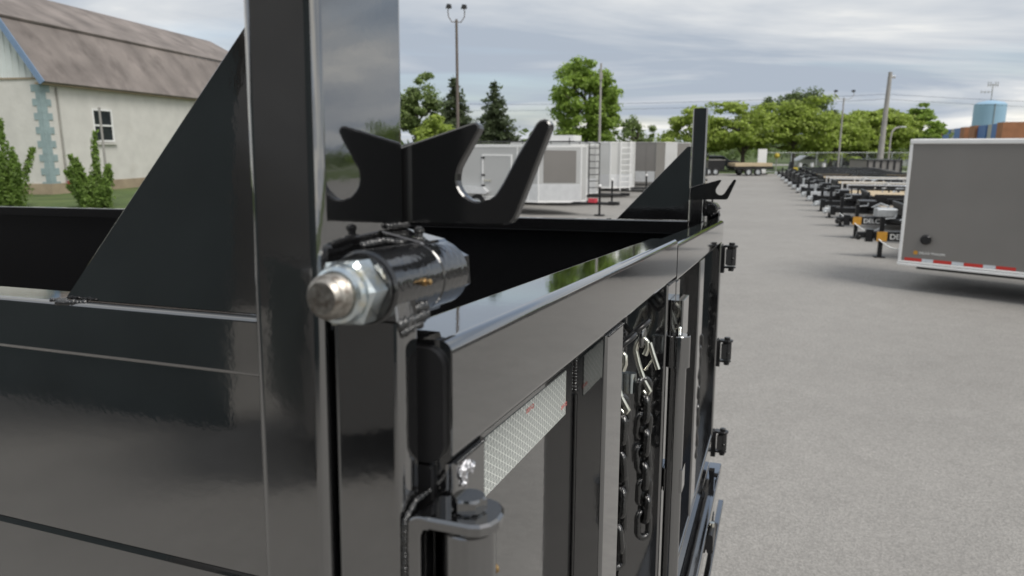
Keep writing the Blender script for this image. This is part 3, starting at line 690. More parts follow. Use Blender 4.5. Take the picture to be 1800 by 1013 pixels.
# big charcoal trailer on the right, long side to the camera
def side_trailer():
    t = empty('cargo_trailer', (6.81, 12.32, 0), math.atan2(-0.69, 0.724)); tag(t, 'large charcoal grey enclosed trailer with white trim and red and white tape, right edge', 'trailer')
    Lb, W, zb, zt = 4.9, 2.1, 0.50, 2.60
    MB().box((0, 0, zb), (Lb, W, zt)).build('box_body', GREYP, t)
    b = MB(); b.rtube((-.02, -.03, zt-.075), (Lb+.02, .04, zt+.005), 0, .02); b.rtube((-.02, W-.04, zt-.075), (Lb+.02, W+.03, zt+.005), 0, .02)
    b.rtube((-.03, -.02, zt-.075), (.04, W+.02, zt+.004), 1, .02); b.build('roof_cap', TRIM, t)
    MB().box((.02, .02, zt+.001), (Lb-.02, W-.02, zt+.012)).build('roof_sheet', ALU, t)
    MB().rtube((-.03, -.035, zb-.055), (Lb+.02, .0, zb-.012), 0, .012).build('lower_trim', TRIM, t)
    MB().rtube((-.025, -.028, zb-.008), (Lb+.02, .0, zb+.030), 0, .012).build('lower_trim', TRIM, t)
    MB().rtube((-.03, -.025, zb-.05), (0, W+.02, zb+.03), 1, .012).build('lower_trim', TRIM, t)
    for x, w in ((0, .05), (1.86, .03), (Lb, .05)):
        MB().rtube((x-w/2-.005, -.018, zb+.031), (x+w/2-.005, .02, zt-.076), 2, .008).build('corner_trim', TRIM, t)
    x = .07
    for k in range(8):
        l = .275 if k % 2 == 0 else .175
        if x+l > 1.84: break
        MB().box((x, -.0035, zb+.034), (x+l-.003, -.0005, zb+.088)).build('reflective_strip', REDT if k % 2 == 0 else WHT, t); x += l
    x = 1.95
    vt = MB(); vt.lathe((.37, -.001, zb+.42), (0, -1, 0), [(0, .085), (.02, .085), (.045, .06), (.05, 0)], 20); vt.box((.33, -.055, zb+.36), (.45, -.02, zb+.47)); vt.build('side_vent', BLACKS, t)
    MB().lathe((.235, -.001, zb+.185), (0, -1, 0), [(0, .036), (.003, .036), (.003, 0)], 20).build('badge', ORANGE, t)
    text('lettering', 'DELCO TRAILERS', .052, LETTER, t, (.285, -.002, zb+.185), (R(90), 0, 0))
    for q in (2.9, 3.75):
        wheel(t, Matrix.Translation((q, .10, .36)), .36, .22); wheel(t, Matrix.Translation((q, W-.10, .36)), .36, .22)
    MB().prism([(2.35, .62), (2.5, .86), (4.15, .86), (4.3, .62), (4.2, .62), (4.08, .80), (2.57, .80), (2.45, .62)], -.16, -.002, 1).build('fender', ALU, t)
    tg = MB(); tg.box((0.2, .3, .36), (Lb, .4, .449)); tg.box((.2, W-.4, .36), (Lb, W-.3, .449)); tg.build('underframe', BLACKS, t)
    return t
side_trailer()

# ------------------------------------------------------------------ open trailers in the right row
def open_trailer(kind, loc, ang, label, badge=False, L0=6.6, seed=0):
    t = empty('flatbed_trailer', loc, ang); tag(t, label, 'trailer', 'open trailers parked in the row right of the aisle')
    fm = {'wood': BLACKS, 'dump': BLACK, 'alu': ALU, 'low': BLACKS}[kind]
    Wd = 2.05; h = Wd/2; zd = {'wood': .86, 'dump': .58, 'alu': .62, 'low': .60}[kind]
    tg = MB(); tg.rtube((0.0, -.10, .44), (1.5, -.03, .60), 0, .008); tg.rtube((0.0, .03, .44), (1.5, .10, .60), 0, .008)
    tg.tube([(0.95, -.10, .53), (1.30, -.85, .56)], .06, 6); tg.tube([(0.15, .08, .52), (1.30, .85, .56)], .06, 6); tg.build('tongue', fm, t)
    cp = MB(); cp.rtube((-.34, -.06, .44), (0.02, .06, .58), 0, .03); cp.blob((-.30, 0, .46), .075, 2, .03, 2); cp.build('coupler', GALV if not badge else BLACKS, t)
    MB().rtube((-.16, -.09, .36), (0.0, .09, .64), 2, .02).build('coupler_plate', BLACKS, t)
    jk = MB(); jk.rtube((.12, -.029, .02), (.22, .029, .93), 2, .015); jk.box((.06, -.12, .006), (.28, .12, .035)); jk.build('jack', BLACKS if badge or kind != 'alu' else GALV, t)
    MB().tube([(.22, 0, .88), (.42, 0, .90), (.42, 0, .98)], .014, 6).build('jack_crank', GALV, t)
    pts = [(.10, -.13, .43)] + [(.10+.75*k/8, -.16-.1*k/8, .43-.20*math.sin(math.pi*k/8)) for k in range(1, 9)]
    MB().tube(pts, .016, 6).build('tow_chain', GALV, t)
    bx = MB(); bx.rtube((.62, -.28, .62), (1.10, .28, .84), 0, .03); bx.build('tool_box', GALV if badge else BLACKS, t)
    if badge:
        MB().rtube((0.02, -.135, .40), (1.24, -.125, .58), 0, .003).build('sign_plate', BLACKS, t)
        MB().rtube((.06, -.142, .385), (.27, -.1352, .60), 0, .06).build('badge', ORANGE, t)
        text('lettering', 'DELCO', .165, LETTER, t, (.32, -.1385, .49), (R(90), 0, 0), .002)
        MB().tube([(.5, -.1, .86), (.7, -.15, .98), (.9, -.2, .90)], .02, 6).build('breakaway_cable', GALV, t)
    # deck
    fr = MB()
    for s in (-1, 1): fr.rtube((1.25, s*h-.04, zd-.20), (L0, s*h+.04, zd-.005), 0, .01)
    fr.box((1.25, -h+.04, zd-.2), (1.33, h-.04, zd-.006)); fr.box((L0-.08, -h+.04, zd-.2), (L0, h-.04, zd-.006)); fr.build('deck_frame', fm, t)
    if kind in ('wood', 'low', 'alu'):
        m = {'wood': WOODM, 'low': WOOD2, 'alu': WOODM}[kind]
        n = 9
        for k in range(n):
            y0 = -h+.05+k*(Wd-.1)/n
            MB().box((1.34, y0, zd-.03), (L0-.09, y0+(Wd-.1)/n-.012, zd+.01+.003*(k % 2))).build('plank', m, t)
        if kind != 'wood':
            for s in (-1, 1):
                rl = MB(); rl.rtube((1.25, s*h-.03, zd+.30), (L0, s*h+.03, zd+.36), 0, .01)
                for k in range(5): x = 1.27+k*(L0-1.35)/4; rl.box((x, s*h-.025, zd), (x+.05, s*h+.025, zd+.30))
                rl.build('side_rail', fm, t)
        else:
            ft = MB(); ft.rtube((1.21, -h, zd+.0), (1.27, h, zd+.12), 1, .01); ft.build('front_stop', fm, t)
            for k in range(2):
                rm = MB()
                rm.prism([(L0-.1, zd), (L0+.55, zd+.05), (L0+.55, zd-.02), (L0-.1, zd-.1)], (-.85, .2)[k], (-.2, .85)[k], 1); rm.build('ramp', BLACKS, t)
    else:
        bx = MB(); tp_ = zd+.30
        for s in (-1, 1):
            bx.box((1.25, s*h-.02, zd), (L0, s*h+.02, tp_))
            for k in range(8): x = 1.27+k*(L0-1.35)/7; bx.box((x, s*(h+.02)-.02, zd), (x+.07, s*(h+.02)+.025, tp_-.06))
            bx.rtube((1.23, s*h-.05, tp_-.005), (L0+.02, s*h+.05, tp_+.08), 0, .01)
        bx.box((1.23, -h+.02, zd), (1.27, h-.02, tp_+.1)); bx.box((L0-.03, -h+.02, zd), (L0, h-.02, tp_)); bx.box((1.27, -h+.02, zd-.02), (L0-.03, h-.02, zd)); bx.build('dump_box', BLACK, t)
    wx = 3.9
    for s in (-1, 1):
        arc = [(wx-1.0, .70), (wx-.9, .82), (wx-.72, .97), (wx+.72, .97), (wx+.9, .82), (wx+1.0, .70), (wx+.95, .69), (wx+.84, .80), (wx+.68, .93), (wx-.68, .93), (wx-.84, .80), (wx-.95, .69)]
        f = MB(); f.prism(arc, s*(h+.045), s*(h+.29), 1); f.build('fender', {'wood': BLACKS, 'dump': BLACKS, 'alu': ALU, 'low': GALV if seed % 2 else BLACKS}[kind], t)
        for q in (-.42, .42): wheel(t, Matrix.Translation((wx+q, s*(h+.16), .37)), .37, .21, GALV if seed % 2 else BLACKS)
    return t
base = Vector((8.2, 16.05, 0)); stp = Vector((1.06, 3.40, 0)); 
rows = [('wood', 0, True, 'black flatbed trailer with tan deck next to the charcoal enclosed trailer, orange badge on tongue'),
        ('wood', 1, True, 'black flatbed trailer with orange badge and white letters, second in the right row'),
        ('low', 1.85, False, 'black low trailer with weathered deck, third in the right row'),
        ('wood', 2.65, False, 'black flatbed trailer with new tan boards, fourth in the right row'),
        ('low', 3.4, False, 'black railed utility trailer with weathered deck, fifth in the right row'),
        ('alu', 4.15, False, 'bright silver aluminium trailer, nearer of the two silver ones in the right row'),
        ('wood', 4.95, False, 'black flatbed trailer between the two silver trailers in the right row'),
        ('alu', 5.75, False, 'bright silver aluminium trailer, farther of the two silver ones in the right row'),
        ('wood', 6.6, False, 'black flatbed trailer just beyond the second silver trailer'),
        ('dump', 7.5, False, 'black open dump trailer, nearest of the dark trailers at the far end of the row'),
        ('dump', 8.4, False, 'black open dump trailer, second of the dark trailers at the far end'),
        ('dump', 9.5, False, 'black open dump trailer, third of the dark trailers at the far end'),
        ('dump', 10.7, False, 'black open dump trailer, last of the right row beside the grass')]
for kind, i, bd, lb in rows:
    P = base+stp*i; open_trailer(kind, P, AX+R(random.uniform(-2, 2)), lb, bd, 6.4+.5*random.random(), int(i))
# tall grey bin with ribs behind the row
t = empty('ribbed_bin', (26.4, 53.6, 0), R(-6)); tag(t, 'dark grey ribbed steel dump body standing at the far end of the right row', 'dump body')
MB().box((0, 0, .48), (2.5, 3.6, 1.40)).build('bin_body', GREYP, t)
for k in range(6): MB().box((k*.478, -.07, .46), (k*.478+.11, -.001, 1.40)).build('rib', BLACKS, t)
MB().rtube((-.05, -.10, 1.402), (2.55, 3.65, 1.47), 0, .02).build('bin_rim', BLACKS, t)
ch = MB(); ch.box((.5, .2, .30), (.65, 3.5, .459)); ch.box((1.85, .2, .30), (2.0, 3.5, .459)); ch.build('bin_chassis', BLACKS, t)
for q in (1.4, 2.2):
    for x in (-.1, 2.6): wheel(t, Matrix.Translation((x, q, .34)) @ Matrix.Rotation(R(90), 4, 'Z'), .34, .2)

# ------------------------------------------------------------------ far end of the lot
t = empty('lumber_trailer', (18.6, 60.2, 0), R(4)); tag(t, 'flat trailer loaded with pale lumber at the far end of the lot', 'trailer')
MB().box((0, 0, .55), (3.4, 1.9, .75)).build('deck', BLACKS, t)
for k in range(6): MB().box((.1, .1+k*.29, .78), (3.3+random.uniform(-.2, .2), .36+k*.29, 1.05)).build('board_stack', WOODM, t)
for q in (1.2, 2.0):
    for y in (-.08, 1.98): wheel(t, Matrix.Translation((q, y, .33)), .33, .2)
t = empty('parked_trailer', (15.9, 61.2, 0), R(2)); tag(t, 'low dark box trailer parked left of the pale lumber', 'trailer')
MB().box((0, 0, .45), (2.2, 1.8, 1.25)).build('box', BLACKS, t)
MB().rtube((-.05, -.05, 1.252), (2.25, 1.85, 1.32), 0, .02).build('rim', GREYP, t)
for q in (.8, 1.4):
    for y in (-.08, 1.88): wheel(t, Matrix.Translation((q, y, .32)), .32, .2)
t = empty('standing_sign', (21.6, 63.4, 0), R(-8)); tag(t, 'pale upright board sign standing at the far grass edge', 'sign')
MB().rtube((0, 0, .1), (.75, .12, 2.2), 2, .02).build('sign_board', LETTER, t)
MB().box((-.1, -.25, 0.002), (.85, .35, .1)).build('sign_base', BLACKS, t)
t = empty('loader_blade', (24.5, 63.0, 0), R(-6)); tag(t, 'long yellow steel beam on dark frame at the lot edge', 'implement')
MB().rtube((0, 0, .35), (3.6, .25, .62), 0, .03).build('beam', YELLOW, t)
for x in (-.3, 3.5): MB().prism([(x, .005), (x+.5, .005), (x+.35, 1.1), (x+.15, 1.1)], -.1, .4, 1).build('frame_leg', BLACKS, t)
for x in (.7, 1.7, 2.7): MB().cyl((x, .1, .62), (x, .1, 1.0), .16, seg=12).build('drum', ALU, t)
t = empty('hydrant_marker', (25.3, 69, 0)); tag(t, 'small yellow marker post on the grass beyond the lot', 'post')
MB().cyl((0, 0, 0), (0, 0, 1.9), .05, seg=10).build('post', POLEG, t); MB().blob((0, 0, 1.55), .26, 4, .1, 2).build('cap', YELLOW, t)

def car(loc, rz, m, label):
    t = empty('parked_car', loc, rz); tag(t, label, 'car', 'cars parked beyond the lot')
    body = [(-2.2, .35), (2.2, .35), (2.25, .75), (1.9, .92), (.95, 1.0), (.35, 1.45), (-1.2, 1.47), (-1.9, 1.02), (-2.25, .92)]
    MB().prism(body, -.85, .85, 1, bev=.06).build('body', m, t)
    for y0, y1 in ((-.856, -.852), (.852, .856)):
        MB().prism([(.78, 1.03), (.28, 1.38), (-1.1, 1.39), (-1.6, 1.05)], y0, y1, 1).build('window', GLASS, t)
    MB().face([(.97, -.7, 1.03), (.97, .7, 1.03), (.42, .66, 1.43), (.42, -.66, 1.43)]).build('windscreen', GLASS, t)
    for x in (-1.35, 1.4):
        for y in (-.8, .8): wheel(t, Matrix.Translation((x, y, .32)), .32, .2)
CARW = mat('car_white', (.7, .7, .7), .25, noise=(2, .03)); CARS = mat('car_silver', (.45, .46, .48), .25, metal=.4, noise=(2, .03))
CARD = mat('car_dark', (.05, .055, .07), .2, noise=(2, .05)); CARR = mat('car_red', (.3, .05, .04), .25, noise=(2, .05))
for x, y, m, lb in ((39.5, 77, CARW, 'white car nearest the charcoal trailer, behind the fence'), (42.6, 78, CARS, 'silver car second from the charcoal trailer behind the fence'), (45.8, 79, CARW, 'white car farthest right behind the charcoal trailer corner'),
                    (36.4, 76.4, CARD, 'dark car behind the fence left of the utility pole'), (31.8, 76, CARW, 'white car behind the fence beside the ribbed steel bin'), (18.6, 75, CARW, 'white car beyond the grass just right of the far post'), (21.6, 75.6, CARD, 'dark car beyond the grass under the locust trees')):
    car((x, y, .01), R(random.uniform(-12, 12)), m, lb)

# chain link fence at the edge of the lot: posts, rails, thin mesh wires
t = empty('chain_link_fence', (23.5, 66.8, 0), R(3)); tag(t, 'grey chain link fence on round posts along the far lot edge', 'fence')
for k in range(15): MB().cyl((k*2.4, 0, 0), (k*2.4, 0, 1.9), .035, seg=8).build('fence_post', GALV, t)
for z in (.1, 1.85): MB().tube([(0, 0, z), (33.6, 0, z)], .022, 6).build('fence_rail', GALV, t)
b = MB()
for k in range(int(33.6/.22)):
    x = k*.22; b.tube([(x, .0, .1), (min(33.6, x+1.75), 0, 1.85)], .004, 3, caps=False); b.tube([(x+1.75 if x+1.75 < 33.6 else 33.6, .0, .1), (x, 0, 1.85)], .004, 3, caps=False)
o = b.build('wire_mesh', GALV, t); o['kind'] = 'stuff'

# ------------------------------------------------------------------ poles and wires
def lamp_pole(loc, h, label, r=.11, m=POLEM, span=.9, rz=0.0):
    t = empty('light_pole', loc, rz); tag(t, label, 'light pole')
    MB().cyl((0, 0, 0), (0, 0, h), r, r*.65, seg=14).build('pole', m, t)
    for s in (-1, 1):
        MB().tube([(0, 0, h-.1), (s*span*.35, 0, h-.12), (s*span*.62, 0, h+.10), (s*span*.66, 0, h+.32), (s*span*.60, 0, h+.48)], .022, 8).build('arm', m, t)
        MB().prism([(s*span*.60-.13, h+.46), (s*span*.60+.13, h+.46), (s*span*.60+.10, h+.60), (s*span*.60-.08, h+.62)], -.12, .12, 1).build('lamp_head', BLACKS, t)
    return t
lamp_pole((-2.45, 33.0, 0), 7.95, 'brown light pole with twin curved arms rising behind the tarp hook', .085, POLEM, .56, R(10))
lamp_pole((27.3, 60.3, 0), 6.35, 'slim double headed light pole beyond the right row of trailers', .085, POLEG, 1.2)
t = empty('utility_pole', (31.6, 62.0, 0)); tag(t, 'pale utility pole leaning slightly, tallest at the right beside the fence', 'utility pole')
t.rotation_euler = (0, R(1.2), 0)
MB().cyl((0, 0, 0), (0, 0, 8.55), .27, .15, seg=16).build('pole', POLEG, t)
MB().rtube((-.15, -.06, 8.05), (.45, .06, 8.15), 0, .01).build('crossarm', POLEG, t)
for x in (-.1, .2, .4): MB().lathe((x, 0, 8.15), (0, 0, 1), [(0, .03), (.05, .06), (.1, .06), (.16, .02), (.16, 0)], 10).build('insulator', ALU, t)
t = empty('utility_pole', (6.75, 56.0, 0)); tag(t, 'thin dark utility pole in front of the big green tree', 'utility pole')
MB().cyl((0, 0, 0), (0, 0, 8.6), .12, .07, seg=12).build('pole', POLEG, t)
MB().rtube((-.12, -.16, 7.4), (.12, -.05, 7.9), 2, .02).build('transformer_box', POLEG, t)
t = empty('street_lamp', (33.4, 64.0, 0), R(15)); tag(t, 'short grey street lamp with curved arm right of the utility pole', 'street lamp')
MB().tube([(0, 0, 0), (0, 0, 3.2), (.1, 0, 3.7), (.4, 0, 4.0), (.9, 0, 4.1)], .08, 10).build('pole', POLEG, t)
MB().rtube((.85, -.12, 4.05), (1.45, .12, 4.16), 0, .04).build('lamp_head', GALV, t)
t = empty('window_pole', (-17.5, 31.0, 0)); tag(t, 'thin grey pole in front of the barn window', 'pole')
MB().cyl((0, 0, 0), (0, 0, 4.05), .055, .045, seg=10).build('shaft', POLEG, t); MB().blob((0, 0, 4.05), .06, 3, .02, 2).build('cap', POLEG, t)
def wire(a, b, sag, label):
    m = MB(); A_, B_ = Vector(a), Vector(b)
    m.tube([A_.lerp(B_, k/24)-Vector((0, 0, sag*4*(k/24)*(1-k/24))) for k in range(25)], .015, 4)
    tag(m.build('power_line', BLACKS), label, 'power line')
wire((31.6, 62, 6.35), (-45, 92, 8.5), 1.3, 'lower power line running left from the utility pole across the sky')
wire((31.6, 62, 6.75), (-45, 92, 9.4), 1.3, 'upper power line running left from the utility pole across the sky')
wire((31.6, 62, 6.35), (95, 66, 5.6), .7, 'lower power line running right from the utility pole past the water tower')
wire((31.6, 62, 6.75), (95, 66, 6.2), .7, 'upper power line running right from the utility pole past the water tower')

# ------------------------------------------------------------------ barn
BW = mat('barn_white', (0.60, 0.585, 0.55), 0.8, noise=(1.2, 0.07), cols=((0.50, 0.47, 0.42), 0.5, 0.60, 0.85), bump=(6, 0.4, 0.02))
BSID = mat('barn_siding', (0.60, 0.64, 0.63), 0.55, noise=(0.8, 0.06))
BROOF = mat('barn_roof', (0.205, 0.178, 0.163), 0.8, noise=(0.7, 0.28), cols=((0.115, 0.098, 0.09), 0.9, 0.50, 0.72), bump=(3, 0.3, 0.02), stretch=(.8, .8, .45))
BBLUE = mat('barn_blue', (0.165, 0.245, 0.37), 0.6, noise=(2, 0.08))
BTEAL = mat('quoin_teal', (0.27, 0.35, 0.36), 0.7, noise=(2.5, 0.12))
BSTONE = mat('barn_plinth', (0.33, 0.265, 0.185), 0.85, noise=(1.5, 0.15))
barn = empty('barn', (-23.9, 37.2, 0), math.atan2(0.989, 0.148)); tag(barn, 'white gambrel roofed barn with blue trim and teal corner blocks at the left', 'barn')
BL, BWd, EV = 26.0, 12.0, 5.85
BRK = (1.75, 8.75); RDG = 11.2     # roof break inset and height, ridge height
# x runs along the side wall away from the camera, +y towards the gable's far side
MB().box((0, 0, .55), (BL, .3, EV)).build('side_wall', BW, barn)
MB().box((0, .301, .55), (.3, BWd-.001, EV)).build('gable_wall', BW, barn)
MB().box((0, BWd, .55), (BL, BWd+.3, EV)).build('back_wall', BW, barn)
MB().box((-.05, -.05, 0), (BL+.05, .35, .549)).build('plinth', BSTONE, barn)
MB().box((-.05, .351, 0), (.35, BWd+.3, .549)).build('plinth', BSTONE, barn)
gp = [(0.12, EV), (BRK[0], BRK[1]-.05), (BWd/2, RDG-.05), (BWd-BRK[0], BRK[1]-.05), (BWd-.12, EV)]
g = MB(); g.prism(gp, .02, .25, 0); gab = g.build('gable', BSID, barn)
y = .35
while y < BWd-.3:                                     # standing ribs of the gable siding
    zt = EV+(y-.12)/(BRK[0]-.12)*(BRK[1]-EV) if y < BRK[0] else (BRK[1]+(y-BRK[0])/(BWd/2-BRK[0])*(RDG-BRK[1]) if y < BWd/2 else None)
    if zt is None: yy = BWd-y; zt = EV+(yy-.12)/(BRK[0]-.12)*(BRK[1]-EV) if yy < BRK[0] else BRK[1]+(yy-BRK[0])/(BWd/2-BRK[0])*(RDG-BRK[1])
    MB().box((-.015, y, EV+.01), (.019, y+.05, zt-.12)).build('siding_rib', BSID, gab); y += .34
MB().box((-.06, .02, EV-.06), (.05, BWd, EV+.02)).build('gable_ledge', BSTONE, barn)
def slab(p, q, th, x0, x1, name, m, par):
    p, q = Vector(p), Vector(q); d = (q-p).normalized(); n = Vector((-d.y, d.x))*th
    if n.y < 0: n = -n
    P = [(x0, p.x, p.y), (x0, q.x, q.y), (x0, q.x+n.x, q.y+n.y), (x0, p.x+n.x, p.y+n.y)]
    Q = [(x1, *a[1:]) for a in P]
    b = MB(); b.face(P); b.face(list(reversed(Q)))
    for i in range(4): j = (i+1) % 4; b.face([P[i], Q[i], Q[j], P[j]])
    return b.build(name, m, par)
for s in (0, 1):
    m_ = (lambda y: BWd+.3-y) if s else (lambda y: y)
    slab((m_(-.38), EV-.25), (m_(BRK[0]), BRK[1]), .12, -.35, BL+.3, 'lower_roof', BROOF, barn)
    slab((m_(BRK[0]-.16), BRK[1]+.06), (m_(BWd/2+.15), RDG), .12, -.38, BL+.33, 'upper_roof', BROOF, barn)
    slab((m_(-.40), EV-.36), (m_(BRK[0]), BRK[1]-.05), .30, -.42, -.352, 'barge_board', BBLUE, barn)
    slab((m_(BRK[0]-.1), BRK[1]-.10), (m_(BWd/2+.15), RDG-.12), .26, -.45, -.382, 'barge_board', BBLUE, barn)
MB().box((-.3, -.32, EV-.33), (BL+.2, -.02, EV-.24)).build('soffit', BSTONE, barn)
nq = 15; qh = (EV-.62)/nq
for k in range(nq):
    z0 = .30+k*qh*1.0; l = .60 if k % 2 == 0 else .32
    MB().box((-.035, -.035, z0), (l, -.0008, z0+qh-.004)).build('quoin', BTEAL, barn)
    MB().box((-.033, -.0006, z0), (-.0008, l*.82, z0+qh-.004)).build('quoin', BTEAL, barn)
w = empty('window', parent=barn)
wx0, wx1, wz0, wz1 = 3.55, 4.95, 2.80, 4.42
MB().box((wx0-.02, -.012, wz0-.02), (wx1+.02, -.002, wz1+.02)).build('pane', GLASS, w)
fm = MB()
for q in (((wx0-.09, wz0-.09), (wx0, wz1+.09)), ((wx1, wz0-.09), (wx1+.09, wz1+.09)), ((wx0, wz1), (wx1, wz1+.09)), ((wx0, wz0-.09), (wx1, wz0)), ((wx0, (wz0+wz1)/2-.045), (wx1, (wz0+wz1)/2+.045))):
    fm.box((q[0][0], -.06, q[0][1]), (q[1][0], -.013, q[1][1]))
fm.build('window_frame', TRIM, w)
MB().box((wx0-.2, -.14, wz0-.24), (wx1+.2, -.002, wz0-.161)).build('window_sill', BW, w)
MB().tube([(1.02, -.07, .5), (1.02, -.07, EV-.4)], .05, 8).build('downpipe', POLEG, barn)
MB().box((.98, -.16, .48), (1.25, -.01, .66)).build('pipe_box', CARR, barn)

# ------------------------------------------------------------------ brick building and water tower
BRK_M = mat('brick', (0.36, 0.165, 0.085), 0.85, noise=(1.2, 0.12)); BPANEL = mat('blue_panel', (0.06, 0.16, 0.42), 0.5, noise=(1, 0.06)); BGREY = mat('pale_panel', (0.45, 0.45, 0.41), 0.7, noise=(1, 0.06))
bl = empty('brick_building', (90.9, 154.5, 0), math.atan2(-.92215, -.38683)); tag(bl, 'brick building with square blue panels behind the charcoal trailer', 'building')
# x runs along the facade towards the camera, +y into the building
HT = 5.7
for x0, x1, dep in ((-3.4, 3.4, 0), (24.0, 28.1, 0), (33.5, 38.6, -.2), (54.5, 58.2, -.3)):
    MB().box((x0, dep, 0), (x1, 14, HT)).build('brick_pier', BRK_M, bl)
for x0, x1, bays in ((3.4, 24.0, ((3.5, 11.6), (16.8, 23.9))), (38.6, 54.5, ((38.8, 44.9), (48.9, 54.1)))):
    MB().box((x0+.01, .35, 0), (x1-.01, 14, HT-.05)).build('pale_wall', BGREY, bl)
    for a, c in bays:
        MB().box((a, .15, HT-2.6), (c, .349, HT-.06)).build('blue_panel', BPANEL, bl)
    a, c = bays[0][1]+.6, bays[1][0]-.6
    MB().box((a, .25, 1.0), (c, .349, HT-3.0)).build('window', GLASS, bl)
MB().box((28.1, 2.2, 0), (33.5, 14, HT-.1)).build('brick_wall', BRK_M, bl)
MB().box((46, 14.01, 0), (58.0, 30, HT-.02)).build('brick_wall', BRK_M, bl)
WT = mat('tower_blue', (0.30, 0.47, 0.63), 0.45, noise=(.1, .05))
t = empty('water_tower', (159.5, 244, 0)); tag(t, 'pale blue cylindrical water tower with antennas on top', 'water tower')
MB().lathe((0, 0, 0), (0, 0, 1), [(0, 4.7), (15.9, 4.7), (16.6, 3.8), (17.2, 1.0), (17.2, 0)], 40).build('tank', WT, t)
b = MB(); b.tube([(0, 0, 17.1), (0, 0, 22.6)], .14, 6); b.tube([(-1.6, 0, 22.2), (1.6, 0, 22.2)], .1, 5); b.tube([(-3.6, 0, 19.9), (0, 0, 19.9)], .08, 5)
for x in (-1.6, -.8, .8, 1.6): b.tube([(x, 0, 21.6), (x, 0, 23.2)], .12, 5)
for x in (-3.6, -2.4, -1.2): b.tube([(x, 0, 19.5), (x, 0, 20.3)], .12, 5)
b.build('antenna', POLEG, t)
MB().tube([(-1.4, -4.6, 0), (-1.4, -4.6, 16.0)], .1, 6).build('ladder', POLEG, t)

# ------------------------------------------------------------------ trees
def leaves(name, P, Nrm, size, material, parent, rng, asp=1.6):
    """one mesh of small leaf-cluster quads at points P"""
    n = len(P); th = rng.uniform(0, 2*np.pi, n)
    a = rng.normal(size=(n, 3)); a -= (a*Nrm).sum(1)[:, None]*Nrm; a /= np.linalg.norm(a, axis=1)[:, None]+1e-9
    b = np.cross(Nrm, a); s = size*rng.uniform(.55, 1.35, n)[:, None]
    a = a*s*asp*.5; b = b*s*.5
    v = np.stack([P-a, P-b*1.0+a*.1, P+a, P+b*1.0+a*.1], 1).reshape(-1, 3)
    me = bpy.data.meshes.new(name); me.vertices.add(4*n); me.vertices.foreach_set('co', v.ravel().astype(np.float32))
    me.loops.add(4*n); me.loops.foreach_set('vertex_index', np.arange(4*n, dtype=np.int32))
    me.polygons.add(n); me.polygons.foreach_set('loop_start', np.arange(0, 4*n, 4, dtype=np.int32)); me.polygons.foreach_set('loop_total', np.full(n, 4, dtype=np.int32))
    at = me.attributes.new('tint', 'FLOAT', 'FACE'); at.data.foreach_set('value', rng.uniform(0, 1, n).astype(np.float32))
    me.update(calc_edges=True); me.materials.append(material)
    return link(name, me, parent)
def unit(a): return a/(np.linalg.norm(a, axis=1)[:, None]+1e-9)
def broadleaf(name, loc, h, wid, label, material, seed, trunk=.22, base=.22, clumps=70, per=70, leaf=.30, flat=1.0, cat='tree', group=None, open_=0.0):
    rng = np.random.default_rng(seed); t = empty(name, loc); tag(t, label, cat, group)
    ch = h*(1-base); cz = h*base+ch*.5
    # clump centres: more towards the shell, irregular lobes
    d = unit(rng.normal(size=(clumps, 3))); rr = rng.uniform(.35, 1.0, clumps)**.6
    lob = 1+.22*np.sin(d[:, 0]*3+seed)+.18*np.sin(d[:, 1]*4+seed*2.1)+.15*np.sin(d[:, 2]*5+seed*.7)
    C = d*(rr*lob)[:, None]*np.array([wid*.46, wid*.46, ch*.46]); C[:, 2] += cz
    top = 1-np.clip((C[:, 2]-cz)/(ch*.5), 0, 1)*.35; C[:, :2] *= top[:, None]
    cr = wid*rng.uniform(.06, .145, clumps)
    P = []; Nn = []
    for c, r in zip(C, cr):
        k = max(8, int(1.9*per*rng.uniform(.6, 1.3)))
        q = unit(rng.normal(size=(k, 3))); rad = r*rng.uniform(.3, 1.1, k)[:, None]
        p = q*rad*np.array([1.15, 1.15, .72*flat]); P.append(c+p); Nn.append(unit(q*.6+np.array([0, 0, .55])+rng.normal(size=(k, 3))*.45))
    crown = leaves('crown', np.concatenate(P), np.concatenate(Nn), leaf*.72, material, t, rng)
    b = MB(); lean = rng.uniform(-.2, .2, 2)
    tp = [(0, 0, -.05), (lean[0]*.3, lean[1]*.3, h*base), (lean[0]*.7, lean[1]*.7, h*.55), (lean[0], lean[1], h*.85)]
    b.tube(tp, trunk, 8, radii=[trunk*1.2, trunk*.9, trunk*.55, trunk*.15])
    for i in rng.choice(clumps, min(16, clumps), replace=False):
        c = C[i]; z0 = min(c[2]*.8, rng.uniform(h*base*.9, h*.6)); s0 = Vector((lean[0]*z0/h, lean[1]*z0/h, z0))
        mid = s0.lerp(Vector(c), .5)+Vector((0, 0, .08*h*rng.uniform(-.3, .6)))
        b.tube([s0, mid, c], .05, 5, radii=[trunk*.45, trunk*.28, trunk*.08])
    b.build('trunk', BARK, t)
    return t
